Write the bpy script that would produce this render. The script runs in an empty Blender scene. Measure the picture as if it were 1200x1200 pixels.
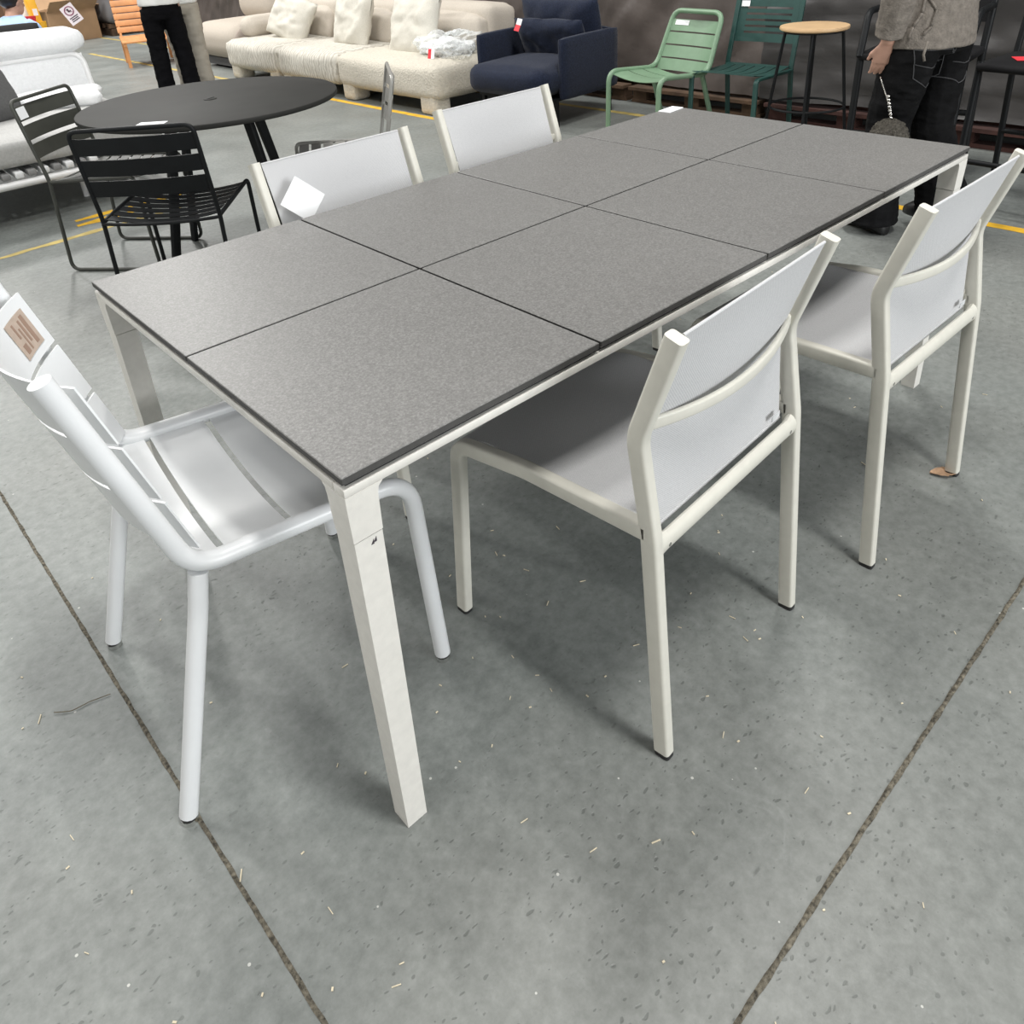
import bpy, bmesh, math, random
from mathutils import Vector, Matrix, noise, Euler

random.seed(7)
SC = bpy.context.scene
COL = SC.collection
PI = math.pi

# ------------------------------------------------------------------ materials
def nmat(name):
    m = bpy.data.materials.new(name); m.use_nodes = True
    nt = m.node_tree
    return m, nt, nt.nodes['Principled BSDF']

def node(nt, kind, **kw):
    n = nt.nodes.new(kind)
    for k, v in kw.items():
        if k.startswith('i_'):
            n.inputs[k[2:].replace('_', ' ')].default_value = v
        else:
            setattr(n, k, v)
    return n

def ramp(nt, fac, stops):
    r = nt.nodes.new('ShaderNodeValToRGB')
    e = r.color_ramp.elements
    while len(e) < len(stops): e.new(0.5)
    for el, (p, c) in zip(e, stops):
        el.position = p
        el.color = (c, c, c, 1) if isinstance(c, (int, float)) else (*c, 1)
    nt.links.new(fac, r.inputs['Fac'])
    return r.outputs['Color']

def mixc(nt, fac, a, b, mode='MIX'):
    n = nt.nodes.new('ShaderNodeMix'); n.data_type = 'RGBA'; n.blend_type = mode
    for s, v in ((n.inputs[0], fac), (n.inputs[6], a), (n.inputs[7], b)):
        if isinstance(v, (int, float)): s.default_value = v
        elif isinstance(v, tuple): s.default_value = (*v, 1)
        else: nt.links.new(v, s)
    return n.outputs[2]

def mth(nt, op, a, b=0.0, clamp=False):
    n = nt.nodes.new('ShaderNodeMath'); n.operation = op; n.use_clamp = clamp
    for s, v in ((n.inputs[0], a), (n.inputs[1], b)):
        if isinstance(v, (int, float)): s.default_value = v
        else: nt.links.new(v, s)
    return n.outputs[0]

def mat(name, col, rough=0.5, metal=0.0, var=0.08, scale=20.0, bump=0.0, bscale=200.0, spec=0.5, sheen=0.0, detail=4):
    m, nt, b = nmat(name)
    tc = node(nt, 'ShaderNodeTexCoord')
    nz = node(nt, 'ShaderNodeTexNoise', i_Scale=scale, i_Detail=float(detail))
    nt.links.new(tc.outputs['Object'], nz.inputs['Vector'])
    lo = tuple(c * (1 - var) for c in col); hi = tuple(min(1, c * (1 + var)) for c in col)
    nt.links.new(ramp(nt, nz.outputs['Fac'], [(0.3, lo), (0.7, hi)]), b.inputs['Base Color'])
    b.inputs['Roughness'].default_value = rough; b.inputs['Metallic'].default_value = metal
    b.inputs['Specular IOR Level'].default_value = spec
    if sheen: b.inputs['Sheen Weight'].default_value = sheen
    if bump:
        n2 = node(nt, 'ShaderNodeTexNoise', i_Scale=bscale, i_Detail=3.0)
        nt.links.new(tc.outputs['Object'], n2.inputs['Vector'])
        bp = node(nt, 'ShaderNodeBump', i_Strength=bump, i_Distance=0.01)
        nt.links.new(n2.outputs['Fac'], bp.inputs['Height'])
        nt.links.new(bp.outputs['Normal'], b.inputs['Normal'])
    return m

def floor_material():
    m, nt, b = nmat('painted_concrete')
    tc = node(nt, 'ShaderNodeTexCoord'); P = tc.outputs['Object']
    def nz(scale, detail=4.0, rough=0.55, vec=P, dist=0.0):
        n = node(nt, 'ShaderNodeTexNoise', i_Scale=scale, i_Detail=detail, i_Roughness=rough, i_Distortion=dist)
        nt.links.new(vec, n.inputs['Vector']); return n.outputs['Fac']
    big = nz(0.55, 3.0); mid = nz(2.6, 6.0, 0.62); fine = nz(38.0, 5.0, 0.7)
    base = ramp(nt, mid, [(0.3, (0.138, 0.154, 0.146)), (0.5, (0.186, 0.203, 0.193)), (0.72, (0.240, 0.256, 0.244))])
    base = mixc(nt, ramp(nt, big, [(0.42, 0.0), (0.62, 0.55)]), base, (0.215, 0.214, 0.194))
    base = mixc(nt, 0.36, base, ramp(nt, fine, [(0.3, (0.09, 0.10, 0.095)), (0.7, (0.32, 0.335, 0.325))]))
    # worn lighter flecks and dull patches
    flecks = nz(9.0, 8.0, 0.75, dist=1.2)
    base = mixc(nt, ramp(nt, flecks, [(0.60, 0.0), (0.72, 0.30)]), base, (0.34, 0.355, 0.345))
    # dark pits in the paint, slightly stretched
    mp = node(nt, 'ShaderNodeMapping'); mp.inputs['Scale'].default_value = (1.0, 1.75, 1.0); mp.inputs['Rotation'].default_value = (0, 0, 0.5)
    nt.links.new(P, mp.inputs['Vector'])
    wob = node(nt, 'ShaderNodeTexNoise', i_Scale=30.0, i_Detail=2.0)
    nt.links.new(P, wob.inputs['Vector'])
    vadd = node(nt, 'ShaderNodeVectorMath', operation='SCALE'); vadd.inputs['Scale'].default_value = 0.035
    nt.links.new(wob.outputs['Color'], vadd.inputs[0])
    vs = node(nt, 'ShaderNodeVectorMath', operation='ADD')
    nt.links.new(mp.outputs['Vector'], vs.inputs[0]); nt.links.new(vadd.outputs[0], vs.inputs[1])
    pits = None
    for sc_, thr, keep in ((21.0, 0.16, 0.55), (36.0, 0.24, 0.25), (62.0, 0.30, 0.35)):
        v = node(nt, 'ShaderNodeTexVoronoi', i_Scale=sc_, i_Randomness=1.0)
        nt.links.new(vs.outputs[0], v.inputs['Vector'])
        sep = node(nt, 'ShaderNodeSeparateColor'); nt.links.new(v.outputs['Color'], sep.inputs[0])
        size = mth(nt, 'MULTIPLY', sep.outputs[1], thr)
        inside = mth(nt, 'MULTIPLY', mth(nt, 'SUBTRACT', size, v.outputs['Distance']), 14.0, True)
        keepm = mth(nt, 'GREATER_THAN', sep.outputs[0], keep)
        k = mth(nt, 'MULTIPLY', inside, keepm)
        pits = k if pits is None else mth(nt, 'MAXIMUM', pits, k)
    zone = ramp(nt, nz(1.1, 2.0), [(0.38, 0.30), (0.56, 1.0)])
    pits = mth(nt, 'MULTIPLY', pits, zone)
    base = mixc(nt, mth(nt, 'MULTIPLY', pits, 0.52), base, (0.070, 0.078, 0.070))
    # pale dust specks
    v = node(nt, 'ShaderNodeTexVoronoi', i_Scale=21.0, i_Randomness=1.0); nt.links.new(P, v.inputs['Vector'])
    sep = node(nt, 'ShaderNodeSeparateColor'); nt.links.new(v.outputs['Color'], sep.inputs[0])
    sp = mth(nt, 'MULTIPLY', mth(nt, 'LESS_THAN', v.outputs['Distance'], 0.055), mth(nt, 'GREATER_THAN', sep.outputs[0], 0.86))
    base = mixc(nt, mth(nt, 'MULTIPLY', sp, 0.75), base, (0.62, 0.62, 0.58))
    nt.links.new(base, b.inputs['Base Color'])
    nt.links.new(ramp(nt, mid, [(0.3, 0.36), (0.7, 0.52)]), b.inputs['Roughness'])
    b.inputs['Specular IOR Level'].default_value = 0.45
    hgt = mth(nt, 'ADD', mth(nt, 'MULTIPLY', pits, -0.6), mth(nt, 'MULTIPLY', fine, 0.35))
    bp = node(nt, 'ShaderNodeBump', i_Strength=0.30, i_Distance=0.004)
    nt.links.new(hgt, bp.inputs['Height']); nt.links.new(bp.outputs['Normal'], b.inputs['Normal'])
    return m

def granite_material():
    m, nt, b = nmat('grey_stone_tile')
    tc = node(nt, 'ShaderNodeTexCoord'); P = tc.outputs['Object']
    n1 = node(nt, 'ShaderNodeTexNoise', i_Scale=260.0, i_Detail=3.0, i_Roughness=0.75); nt.links.new(P, n1.inputs['Vector'])
    n2 = node(nt, 'ShaderNodeTexNoise', i_Scale=3.0, i_Detail=3.0); nt.links.new(P, n2.inputs['Vector'])
    c = ramp(nt, n1.outputs['Fac'], [(0.30, (0.100, 0.098, 0.095)), (0.5, (0.158, 0.156, 0.151)), (0.70, (0.245, 0.243, 0.236))])
    c = mixc(nt, ramp(nt, n2.outputs['Fac'], [(0.35, 0.0), (0.7, 0.14)]), c, (0.22, 0.218, 0.21))
    nt.links.new(c, b.inputs['Base Color'])
    b.inputs['Roughness'].default_value = 0.42; b.inputs['Specular IOR Level'].default_value = 0.45
    bp = node(nt, 'ShaderNodeBump', i_Strength=0.06, i_Distance=0.002)
    nt.links.new(n1.outputs['Fac'], bp.inputs['Height']); nt.links.new(bp.outputs['Normal'], b.inputs['Normal'])
    return m

def sling_material():
    m, nt, b = nmat('white_mesh_sling')
    tc = node(nt, 'ShaderNodeTexCoord'); P = tc.outputs['Object']
    w1 = node(nt, 'ShaderNodeTexWave', i_Scale=150.0, i_Distortion=0.35, i_Detail=1.0); w1.bands_direction = 'X'
    w2 = node(nt, 'ShaderNodeTexWave', i_Scale=150.0, i_Distortion=0.35, i_Detail=1.0); w2.bands_direction = 'DIAGONAL'
    for w in (w1, w2): nt.links.new(P, w.inputs['Vector'])
    f = mth(nt, 'MULTIPLY', w1.outputs['Fac'], w2.outputs['Fac'])
    n = node(nt, 'ShaderNodeTexNoise', i_Scale=420.0, i_Detail=2.0); nt.links.new(P, n.inputs['Vector'])
    f = mth(nt, 'ADD', mth(nt, 'MULTIPLY', f, 0.6), mth(nt, 'MULTIPLY', n.outputs['Fac'], 0.5))
    c = ramp(nt, f, [(0.15, (0.56, 0.565, 0.575)), (0.7, (0.80, 0.80, 0.805))])
    nt.links.new(c, b.inputs['Base Color'])
    b.inputs['Roughness'].default_value = 0.75; b.inputs['Specular IOR Level'].default_value = 0.25
    tr = node(nt, 'ShaderNodeBsdfTranslucent'); nt.links.new(c, tr.inputs['Color'])
    mx = node(nt, 'ShaderNodeMixShader'); mx.inputs[0].default_value = 0.22
    out = nt.nodes['Material Output']
    nt.links.new(b.outputs[0], mx.inputs[1]); nt.links.new(tr.outputs[0], mx.inputs[2]); nt.links.new(mx.outputs[0], out.inputs['Surface'])
    bp = node(nt, 'ShaderNodeBump', i_Strength=0.15, i_Distance=0.002)
    nt.links.new(f, bp.inputs['Height']); nt.links.new(bp.outputs['Normal'], b.inputs['Normal'])
    return m

def striped(name, col, dark, scale, direction='X', rough=0.9, thr=(0.35, 0.6)):
    m, nt, b = nmat(name)
    tc = node(nt, 'ShaderNodeTexCoord')
    w = node(nt, 'ShaderNodeTexWave', i_Scale=scale, i_Distortion=6.0, i_Detail=3.0); w.bands_direction = direction
    w.inputs['Detail Scale'].default_value = 2.0
    nt.links.new(tc.outputs['Object'], w.inputs['Vector'])
    nt.links.new(ramp(nt, w.outputs['Fac'], [(thr[0], dark), (thr[1], col)]), b.inputs['Base Color'])
    b.inputs['Roughness'].default_value = rough; b.inputs['Specular IOR Level'].default_value = 0.2
    return m

def plastic_bag_material():
    m, nt, b = nmat('clear_plastic_film')
    b.inputs['Base Color'].default_value = (0.93, 0.95, 0.95, 1); b.inputs['Roughness'].default_value = 0.16
    b.inputs['IOR'].default_value = 1.35
    tp = node(nt, 'ShaderNodeBsdfTransparent'); tp.inputs['Color'].default_value = (0.95, 0.96, 0.96, 1)
    lw = node(nt, 'ShaderNodeLayerWeight', i_Blend=0.35)
    mx = node(nt, 'ShaderNodeMixShader')
    nt.links.new(mth(nt, 'ADD', mth(nt, 'MULTIPLY', lw.outputs['Facing'], 0.75), 0.10, True), mx.inputs[0])
    nt.links.new(tp.outputs[0], mx.inputs[1]); nt.links.new(b.outputs[0], mx.inputs[2])
    nt.links.new(mx.outputs[0], nt.nodes['Material Output'].inputs['Surface'])
    return m

M = {}
M['floor'] = floor_material()
M['tile'] = granite_material()
M['tile_edge'] = mat('raw_tile_edge', (0.062, 0.060, 0.057), 0.7, var=0.1, scale=80)
M['sling'] = sling_material()
M['table_white'] = mat('white_powder_coat', (0.74, 0.72, 0.67), 0.42, var=0.04, scale=60, bump=0.05, bscale=500)
M['chair_beige'] = mat('warm_grey_powder_coat', (0.66, 0.645, 0.575), 0.40, var=0.03, scale=40)
M['chair_white'] = mat('cool_white_enamel', (0.76, 0.775, 0.785), 0.30, var=0.02, scale=15)
M['rubber'] = mat('black_rubber', (0.02, 0.02, 0.02), 0.7)
M['steel'] = mat('bright_steel', (0.75, 0.75, 0.73), 0.18, 1.0, var=0.05)
M['groove'] = mat('joint_filler', (0.125, 0.112, 0.085), 0.95, var=0.75, scale=120, bump=0.8, bscale=150)
M['yellow'] = mat('worn_yellow_paint', (0.72, 0.42, 0.03), 0.6, var=0.25, scale=14)
M['yellow_old'] = mat('faded_yellow_paint', (0.44, 0.34, 0.11), 0.7, var=0.35, scale=9)
M['black_metal'] = mat('black_powder_coat', (0.007, 0.008, 0.009), 0.5, var=0.15, spec=0.22)
M['anthracite'] = mat('anthracite_table_coat', (0.027, 0.027, 0.025), 0.62, var=0.10, scale=8, spec=0.18)
M['olive_metal'] = mat('grey_green_powder_coat', (0.050, 0.052, 0.044), 0.5, var=0.1)
M['khaki_metal'] = mat('taupe_powder_coat', (0.30, 0.295, 0.275), 0.25, var=0.08)
M['sage'] = mat('sage_green_enamel', (0.185, 0.295, 0.190), 0.40, var=0.05)
M['pine'] = mat('dark_green_enamel', (0.015, 0.058, 0.050), 0.45, var=0.1)
M['wood'] = mat('light_oak_top', (0.62, 0.42, 0.23), 0.5, var=0.10, scale=6)
M['orange_wood'] = mat('orange_hardwood', (0.60, 0.27, 0.10), 0.55, var=0.15, scale=9)
M['pallet'] = mat('rough_pallet_wood', (0.085, 0.050, 0.028), 0.9, var=0.4, scale=7, bump=0.4, bscale=40)
M['pallet_red'] = mat('stained_pallet_wood', (0.055, 0.022, 0.017), 0.9, var=0.4, scale=7, bump=0.4, bscale=40)
M['navy'] = mat('navy_wool', (0.013, 0.018, 0.036), 0.95, var=0.3, scale=90, bump=0.35, bscale=260, spec=0.15, sheen=0.12)
M['boucle'] = mat('cream_boucle', (0.61, 0.57, 0.49), 0.95, var=0.10, scale=60, bump=0.9, bscale=75, spec=0.15)
M['cord'] = striped('cream_corduroy', (0.64, 0.615, 0.55), (0.47, 0.44, 0.385), 8.0, 'Y')
M['linen'] = mat('off_white_linen', (0.66, 0.635, 0.565), 0.95, var=0.05, scale=90, bump=0.3, bscale=240, spec=0.15)
M['linen_back'] = mat('pale_beige_linen', (0.54, 0.49, 0.425), 0.95, var=0.06, scale=90, bump=0.3, bscale=240, spec=0.15)
M['taupe'] = mat('greige_upholstery', (0.48, 0.43, 0.37), 0.95, var=0.05, scale=80, bump=0.25, bscale=200, spec=0.15)
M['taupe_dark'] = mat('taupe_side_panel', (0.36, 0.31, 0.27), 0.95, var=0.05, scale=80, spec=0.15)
M['white_fabric'] = mat('white_outdoor_fabric', (0.82, 0.83, 0.84), 0.9, var=0.04, scale=60, bump=0.2, bscale=160, spec=0.2)
M['grey_fabric'] = mat('light_grey_fabric', (0.46, 0.46, 0.45), 0.92, var=0.08, scale=80, bump=0.2, bscale=220, spec=0.2)
M['dark_fabric'] = mat('dark_grey_fabric', (0.10, 0.10, 0.10), 0.92, var=0.1, scale=80, spec=0.2)
M['white_metal'] = mat('white_frame_coat', (0.84, 0.84, 0.84), 0.35, var=0.02)
M['strap'] = mat('grey_strap_webbing', (0.24, 0.24, 0.24), 0.8, var=0.1)
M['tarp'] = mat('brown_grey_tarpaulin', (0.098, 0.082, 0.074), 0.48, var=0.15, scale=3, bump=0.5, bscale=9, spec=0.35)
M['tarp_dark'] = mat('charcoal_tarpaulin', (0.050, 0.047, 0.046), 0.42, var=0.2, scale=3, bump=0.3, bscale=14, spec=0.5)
M['wrap'] = mat('grey_stack_cover', (0.155, 0.15, 0.155), 0.6, var=0.1, scale=4)
M['cardboard'] = mat('brown_cardboard', (0.44, 0.28, 0.16), 0.85, var=0.08, scale=5)
M['cardboard_dark'] = mat('old_cardboard', (0.22, 0.12, 0.07), 0.85, var=0.1, scale=5)
M['paper'] = mat('white_paper', (0.86, 0.87, 0.88), 0.7, var=0.01)
M['paper_pink'] = mat('pale_pink_card', (0.78, 0.70, 0.72), 0.7, var=0.02)
M['ink'] = mat('dark_ink', (0.05, 0.04, 0.05), 0.7)
M['ink_grey'] = mat('grey_ink', (0.42, 0.42, 0.42), 0.7)
M['ink_red'] = mat('maroon_ink', (0.22, 0.05, 0.10), 0.7)
M['red'] = mat('red_card', (0.72, 0.035, 0.05), 0.6, var=0.03)
M['orange_yellow'] = mat('yellow_plastic', (0.85, 0.45, 0.02), 0.5, var=0.04)
M['tan'] = mat('tan_sticker', (0.45, 0.36, 0.295), 0.7, var=0.08, scale=80)
M['label_grey'] = mat('pale_grey_label', (0.60, 0.61, 0.62), 0.8)
M['print_brown'] = mat('brown_print', (0.30, 0.20, 0.15), 0.7)
M['leaf'] = mat('dry_brown_leaf', (0.36, 0.23, 0.14), 0.85, var=0.3, scale=60)
M['straw'] = mat('pale_straw', (0.68, 0.60, 0.44), 0.8, var=0.2, scale=90)
M['twig'] = mat('brown_twig', (0.12, 0.10, 0.06), 0.9, var=0.2)
M['skin'] = mat('skin', (0.52, 0.30, 0.22), 0.55, var=0.06, scale=30)
M['hair'] = mat('black_hair', (0.010, 0.008, 0.008), 0.45, var=0.2, scale=120)
M['black_cloth'] = mat('black_trouser_cloth', (0.005, 0.005, 0.006), 0.95, var=0.2, spec=0.08)
M['denim'] = mat('black_denim', (0.0065, 0.0065, 0.007), 0.9, var=0.45, scale=14, bump=0.2, bscale=120, spec=0.12)
M['denim_seam'] = mat('worn_denim_seam', (0.055, 0.055, 0.058), 0.85, var=0.2)
M['stone_cloth'] = mat('stone_trouser_cloth', (0.36, 0.33, 0.28), 0.92, var=0.12, scale=8, spec=0.2)
M['white_shirt'] = mat('white_shirt_cloth', (0.72, 0.72, 0.70), 0.92, var=0.05, spec=0.2)
M['grey_knit'] = mat('grey_brown_jacket', (0.20, 0.178, 0.155), 0.95, var=0.2, scale=50, bump=0.4, bscale=150, spec=0.15)
M['blue_shirt'] = mat('light_blue_shirt', (0.40, 0.55, 0.80), 0.9, var=0.06, spec=0.2)
M['fur'] = mat('grey_fleece', (0.085, 0.078, 0.066), 0.98, var=0.45, scale=90, bump=0.9, bscale=140, spec=0.1)
M['silver'] = mat('silver_chain', (0.6, 0.58, 0.55), 0.25, 1.0)
M['shoe'] = mat('black_shoe', (0.01, 0.01, 0.01), 0.5)
M['film'] = plastic_bag_material()

# ------------------------------------------------------------------ mesh helpers
def V(*a): return Vector(a)

def merge(bm, tmp, mtx=None):
    if mtx is not None: bmesh.ops.transform(tmp, matrix=mtx, verts=tmp.verts)
    me = bpy.data.meshes.new('t'); tmp.to_mesh(me); tmp.free(); bm.from_mesh(me); bpy.data.meshes.remove(me)

def box(bm, c, s, rot=None, bev=0.0, seg=2):
    t = bmesh.new(); bmesh.ops.create_cube(t, size=1.0)
    bmesh.ops.scale(t, vec=s, verts=t.verts)
    if bev: bmesh.ops.bevel(t, geom=list(t.edges), offset=bev, segments=seg, profile=0.5, affect='EDGES')
    m = Matrix.Translation(c)
    if rot is not None: m = m @ (rot if isinstance(rot, Matrix) else Euler(rot).to_matrix().to_4x4())
    merge(bm, t, m)

def frames(pts, up):
    n = len(pts); T = []
    for i in range(n):
        a = pts[max(i - 1, 0)]; b = pts[min(i + 1, n - 1)]
        T.append((b - a).normalized())
    u = Vector(up) - T[0] * T[0].dot(Vector(up))
    if u.length < 1e-4: u = T[0].orthogonal()
    u.normalize(); out = []
    for t in T:
        u = (u - t * t.dot(u)).normalized()
        out.append((u.copy(), t.cross(u)))
    return out

def sweep(bm, pts, prof, up=(0, 0, 1), closed=False, scales=None):
    pts = [Vector(p) for p in pts]; fr = frames(pts, up); rings = []
    for i, (p, (u, v)) in enumerate(zip(pts, fr)):
        s = 1.0 if scales is None else scales[i]
        # mitre: widen the profile at bends is negligible with the fillets used
        rings.append([bm.verts.new(p + u * (a * s) + v * (b * s)) for a, b in prof])
    k = len(prof)
    rng = range(len(rings)) if closed else range(len(rings) - 1)
    for i in rng:
        r0, r1 = rings[i], rings[(i + 1) % len(rings)]
        for j in range(k):
            bm.faces.new((r0[j], r0[(j + 1) % k], r1[(j + 1) % k], r1[j]))
    if not closed:
        bm.faces.new(rings[0][::-1]); bm.faces.new(rings[-1])

def circ(r, n=12, ry=None, e=1.0):
    ry = ry or r
    def p(c): return math.copysign(abs(c) ** e, c)
    return [(r * p(math.cos(2 * PI * i / n)), ry * p(math.sin(2 * PI * i / n))) for i in range(n)]

def rrect(w, h, r, n=3):
    out = []
    for cx, cy, a0 in ((w / 2 - r, h / 2 - r, 0), (-w / 2 + r, h / 2 - r, PI / 2), (-w / 2 + r, -h / 2 + r, PI), (w / 2 - r, -h / 2 + r, 1.5 * PI)):
        for i in range(n + 1):
            a = a0 + PI / 2 * i / n; out.append((cx + r * math.cos(a), cy + r * math.sin(a)))
    return out

def tube(bm, pts, r, n=12, closed=False, up=(0, 0, 1)): sweep(bm, pts, circ(r, n), up, closed)

def fillet(pts, r, n=6, closed=False):
    pts = [Vector(p) for p in pts]; out = []; N = len(pts)
    for i in range(N):
        if not closed and i in (0, N - 1): out.append(pts[i]); continue
        p0, p, p1 = pts[i - 1], pts[i], pts[(i + 1) % N]
        rr = r[i] if isinstance(r, (list, tuple)) else r
        a = (p0 - p); b = (p1 - p); la, lb = a.length, b.length; a.normalize(); b.normalize()
        ang = a.angle(b)
        if rr <= 0 or ang > PI - 0.02: out.append(p); continue
        d = min(rr / math.tan(ang / 2), la * 0.48, lb * 0.48)
        s, e = p + a * d, p + b * d
        for k in range(n + 1):
            t = k / n; out.append(s * (1 - t) ** 2 + p * 2 * t * (1 - t) + e * t * t)
    return out

def loft(bm, rings, caps=True):
    vs = [[bm.verts.new(p) for p in r] for r in rings]; k = len(vs[0])
    for a, b in zip(vs, vs[1:]):
        for j in range(k): bm.faces.new((a[j], a[(j + 1) % k], b[(j + 1) % k], b[j]))
    if caps: bm.faces.new(vs[0][::-1]); bm.faces.new(vs[-1])

def ell(c, rx, ry, n=16, nrm=None, e=1.0):
    """ellipse ring round c; in the xy plane, or perpendicular to nrm"""
    c = Vector(c)
    if nrm is None: return [c + Vector((x, y, 0)) for x, y in circ(rx, n, ry, e)]
    q = Vector((0, 0, 1)).rotation_difference(Vector(nrm).normalized())
    return [c + q @ Vector((x, y, 0)) for x, y in circ(rx, n, ry, e)]

def limb(bm, pts, rad, n=14):
    pts = [Vector(p) for p in pts]; rings = []
    for i, p in enumerate(pts):
        t = (pts[min(i + 1, len(pts) - 1)] - pts[max(i - 1, 0)])
        if t.z > 0: t = -t
        r = rad[i]; rx, ry = r if isinstance(r, tuple) else (r, r)
        q = Vector((0, 0, -1)).rotation_difference(t.normalized())
        rings.append([p + q @ Vector((x, y, 0)) for x, y in circ(rx, n, ry)])
    loft(bm, rings)

def lathe(bm, prof, n=48, c=(0, 0, 0)):
    c = Vector(c); rings = [[c + Vector((r * math.cos(2 * PI * i / n), r * math.sin(2 * PI * i / n), z)) for i in range(n)] for r, z in prof]
    loft(bm, rings)

def rbox(bm, c, s, r, n=10, bulge=0.0, amp=0.0, nsc=6.0, seed=0.0, rot=None, sag=0.0):
    """soft box: corners rounded by r, faces puffed by bulge, wrinkled by amp"""
    t = bmesh.new(); bmesh.ops.create_cube(t, size=1.0)
    bmesh.ops.subdivide_edges(t, edges=list(t.edges), cuts=n, use_grid_fill=True)
    h = Vector(s) / 2; rr = [min(r, x * 0.98) for x in h]
    for v in t.verts:
        f = v.co * 2
        p = Vector((f.x * h.x, f.y * h.y, f.z * h.z))
        core = Vector([max(-(h[i] - rr[i]), min(h[i] - rr[i], p[i])) for i in range(3)])
        d = p - core
        dn = Vector([d[i] / rr[i] for i in range(3)])
        if dn.length > 1e-6:
            q = max(abs(dn.x), abs(dn.y), abs(dn.z)); dn = dn.normalized() * q
        p = core + Vector([dn[i] * rr[i] for i in range(3)])
        if bulge:
            for i in range(3):
                j, k = (i + 1) % 3, (i + 2) % 3
                if abs(f[i]) > 0.98: p[i] += math.copysign(bulge * (1 - f[j] ** 2) * (1 - f[k] ** 2), f[i])
        if sag and f.z > 0.9: p.z -= sag * (1 - f.x ** 2) * (1 - f.y ** 2)
        if amp:
            q = p * nsc + Vector((seed, seed * 2.3, -seed))
            p += p.normalized() * amp * noise.fractal(q, 0.8, 2.2, 3)
        v.co = p
    m = Matrix.Translation(c)
    if rot is not None: m = m @ Euler(rot).to_matrix().to_4x4()
    merge(bm, t, m)

def pillow(bm, w, h, th, mtx, n=22, amp=0.012, seed=0.0, pinch=0.06):
    """scatter cushion in the xz plane, thickness along y"""
    t = bmesh.new(); sides = []
    for sgn in (1, -1):
        g = []
        for i in range(n + 1):
            row = []
            for j in range(n + 1):
                u, v = 2 * i / n - 1, 2 * j / n - 1
                k = ((1 - u ** 4) * (1 - v ** 4)) ** 0.55
                x = u * w / 2 * (1 - pinch * (1 - v * v) * abs(u)); z = v * h / 2 * (1 - pinch * (1 - u * u) * abs(v))
                y = sgn * th / 2 * k
                nz = noise.fractal(Vector((x * 7 + seed, z * 7 - seed, sgn * 3)), 0.7, 2.1, 3) * amp
                y += nz * (0.3 + k)
                row.append(t.verts.new((x, y, z)))
            g.append(row)
        for i in range(n):
            for j in range(n):
                q = (g[i][j], g[i + 1][j], g[i + 1][j + 1], g[i][j + 1])
                t.faces.new(q if sgn < 0 else q[::-1])
    bmesh.ops.remove_doubles(t, verts=t.verts, dist=0.004)
    merge(bm, t, mtx)

def grid(bm, f, nu, nv):
    g = [[bm.verts.new(f(i / nu, j / nv)) for j in range(nv + 1)] for i in range(nu + 1)]
    for i in range(nu):
        for j in range(nv): bm.faces.new((g[i][j], g[i + 1][j], g[i + 1][j + 1], g[i][j + 1]))

def sheet(bm, f, nu, nv, th):
    """closed sheet of thickness th (offset along the surface normal)"""
    P = [[Vector(f(i / nu, j / nv)) for j in range(nv + 1)] for i in range(nu + 1)]
    def nrm(i, j):
        a = P[min(i + 1, nu)][j] - P[max(i - 1, 0)][j]; b = P[i][min(j + 1, nv)] - P[i][max(j - 1, 0)]
        return a.cross(b).normalized()
    A = [[bm.verts.new(P[i][j] + nrm(i, j) * th / 2) for j in range(nv + 1)] for i in range(nu + 1)]
    B = [[bm.verts.new(P[i][j] - nrm(i, j) * th / 2) for j in range(nv + 1)] for i in range(nu + 1)]
    for i in range(nu):
        for j in range(nv):
            bm.faces.new((A[i][j], A[i + 1][j], A[i + 1][j + 1], A[i][j + 1]))
            bm.faces.new((B[i][j], B[i][j + 1], B[i + 1][j + 1], B[i + 1][j]))
    for i in range(nu):
        bm.faces.new((A[i][0], B[i][0], B[i + 1][0], A[i + 1][0])); bm.faces.new((A[i][nv], A[i + 1][nv], B[i + 1][nv], B[i][nv]))
    for j in range(nv):
        bm.faces.new((A[0][j], A[0][j + 1], B[0][j + 1], B[0][j])); bm.faces.new((A[nu][j], B[nu][j], B[nu][j + 1], A[nu][j + 1]))

def B(): return bmesh.new()

def obj(name, bm, material, parent=None, smooth=40, label=None, mtx=None):
    bmesh.ops.recalc_face_normals(bm, faces=bm.faces)
    me = bpy.data.meshes.new(name); bm.to_mesh(me); bm.free()
    me.materials.append(M[material] if isinstance(material, str) else material)
    if smooth:
        me.polygons.foreach_set('use_smooth', [True] * len(me.polygons))
        me.set_sharp_from_angle(angle=math.radians(smooth))
    o = bpy.data.objects.new(name, me); COL.objects.link(o)
    if parent is not None: o.parent = parent
    if mtx is not None: o.matrix_basis = mtx
    if label: o['label'] = label
    return o

def thing(name, label, cat, loc=(0, 0, 0), rotz=0.0, group=None):
    o = bpy.data.objects.new(name, None); COL.objects.link(o); o.empty_display_size = 0.1
    o.location = loc; o.rotation_euler = (0, 0, rotz)
    o['label'] = label; o['category'] = cat
    if group: o['group'] = group
    return o

def tag(o, label, cat, group=None, loc=None, rot=None):
    o['label'] = label; o['category'] = cat
    if group: o['group'] = group
    if loc is not None: o.location = loc
    if rot is not None: o.rotation_euler = rot
    return o

def struct(o): o['kind'] = 'structure'; return o

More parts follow.
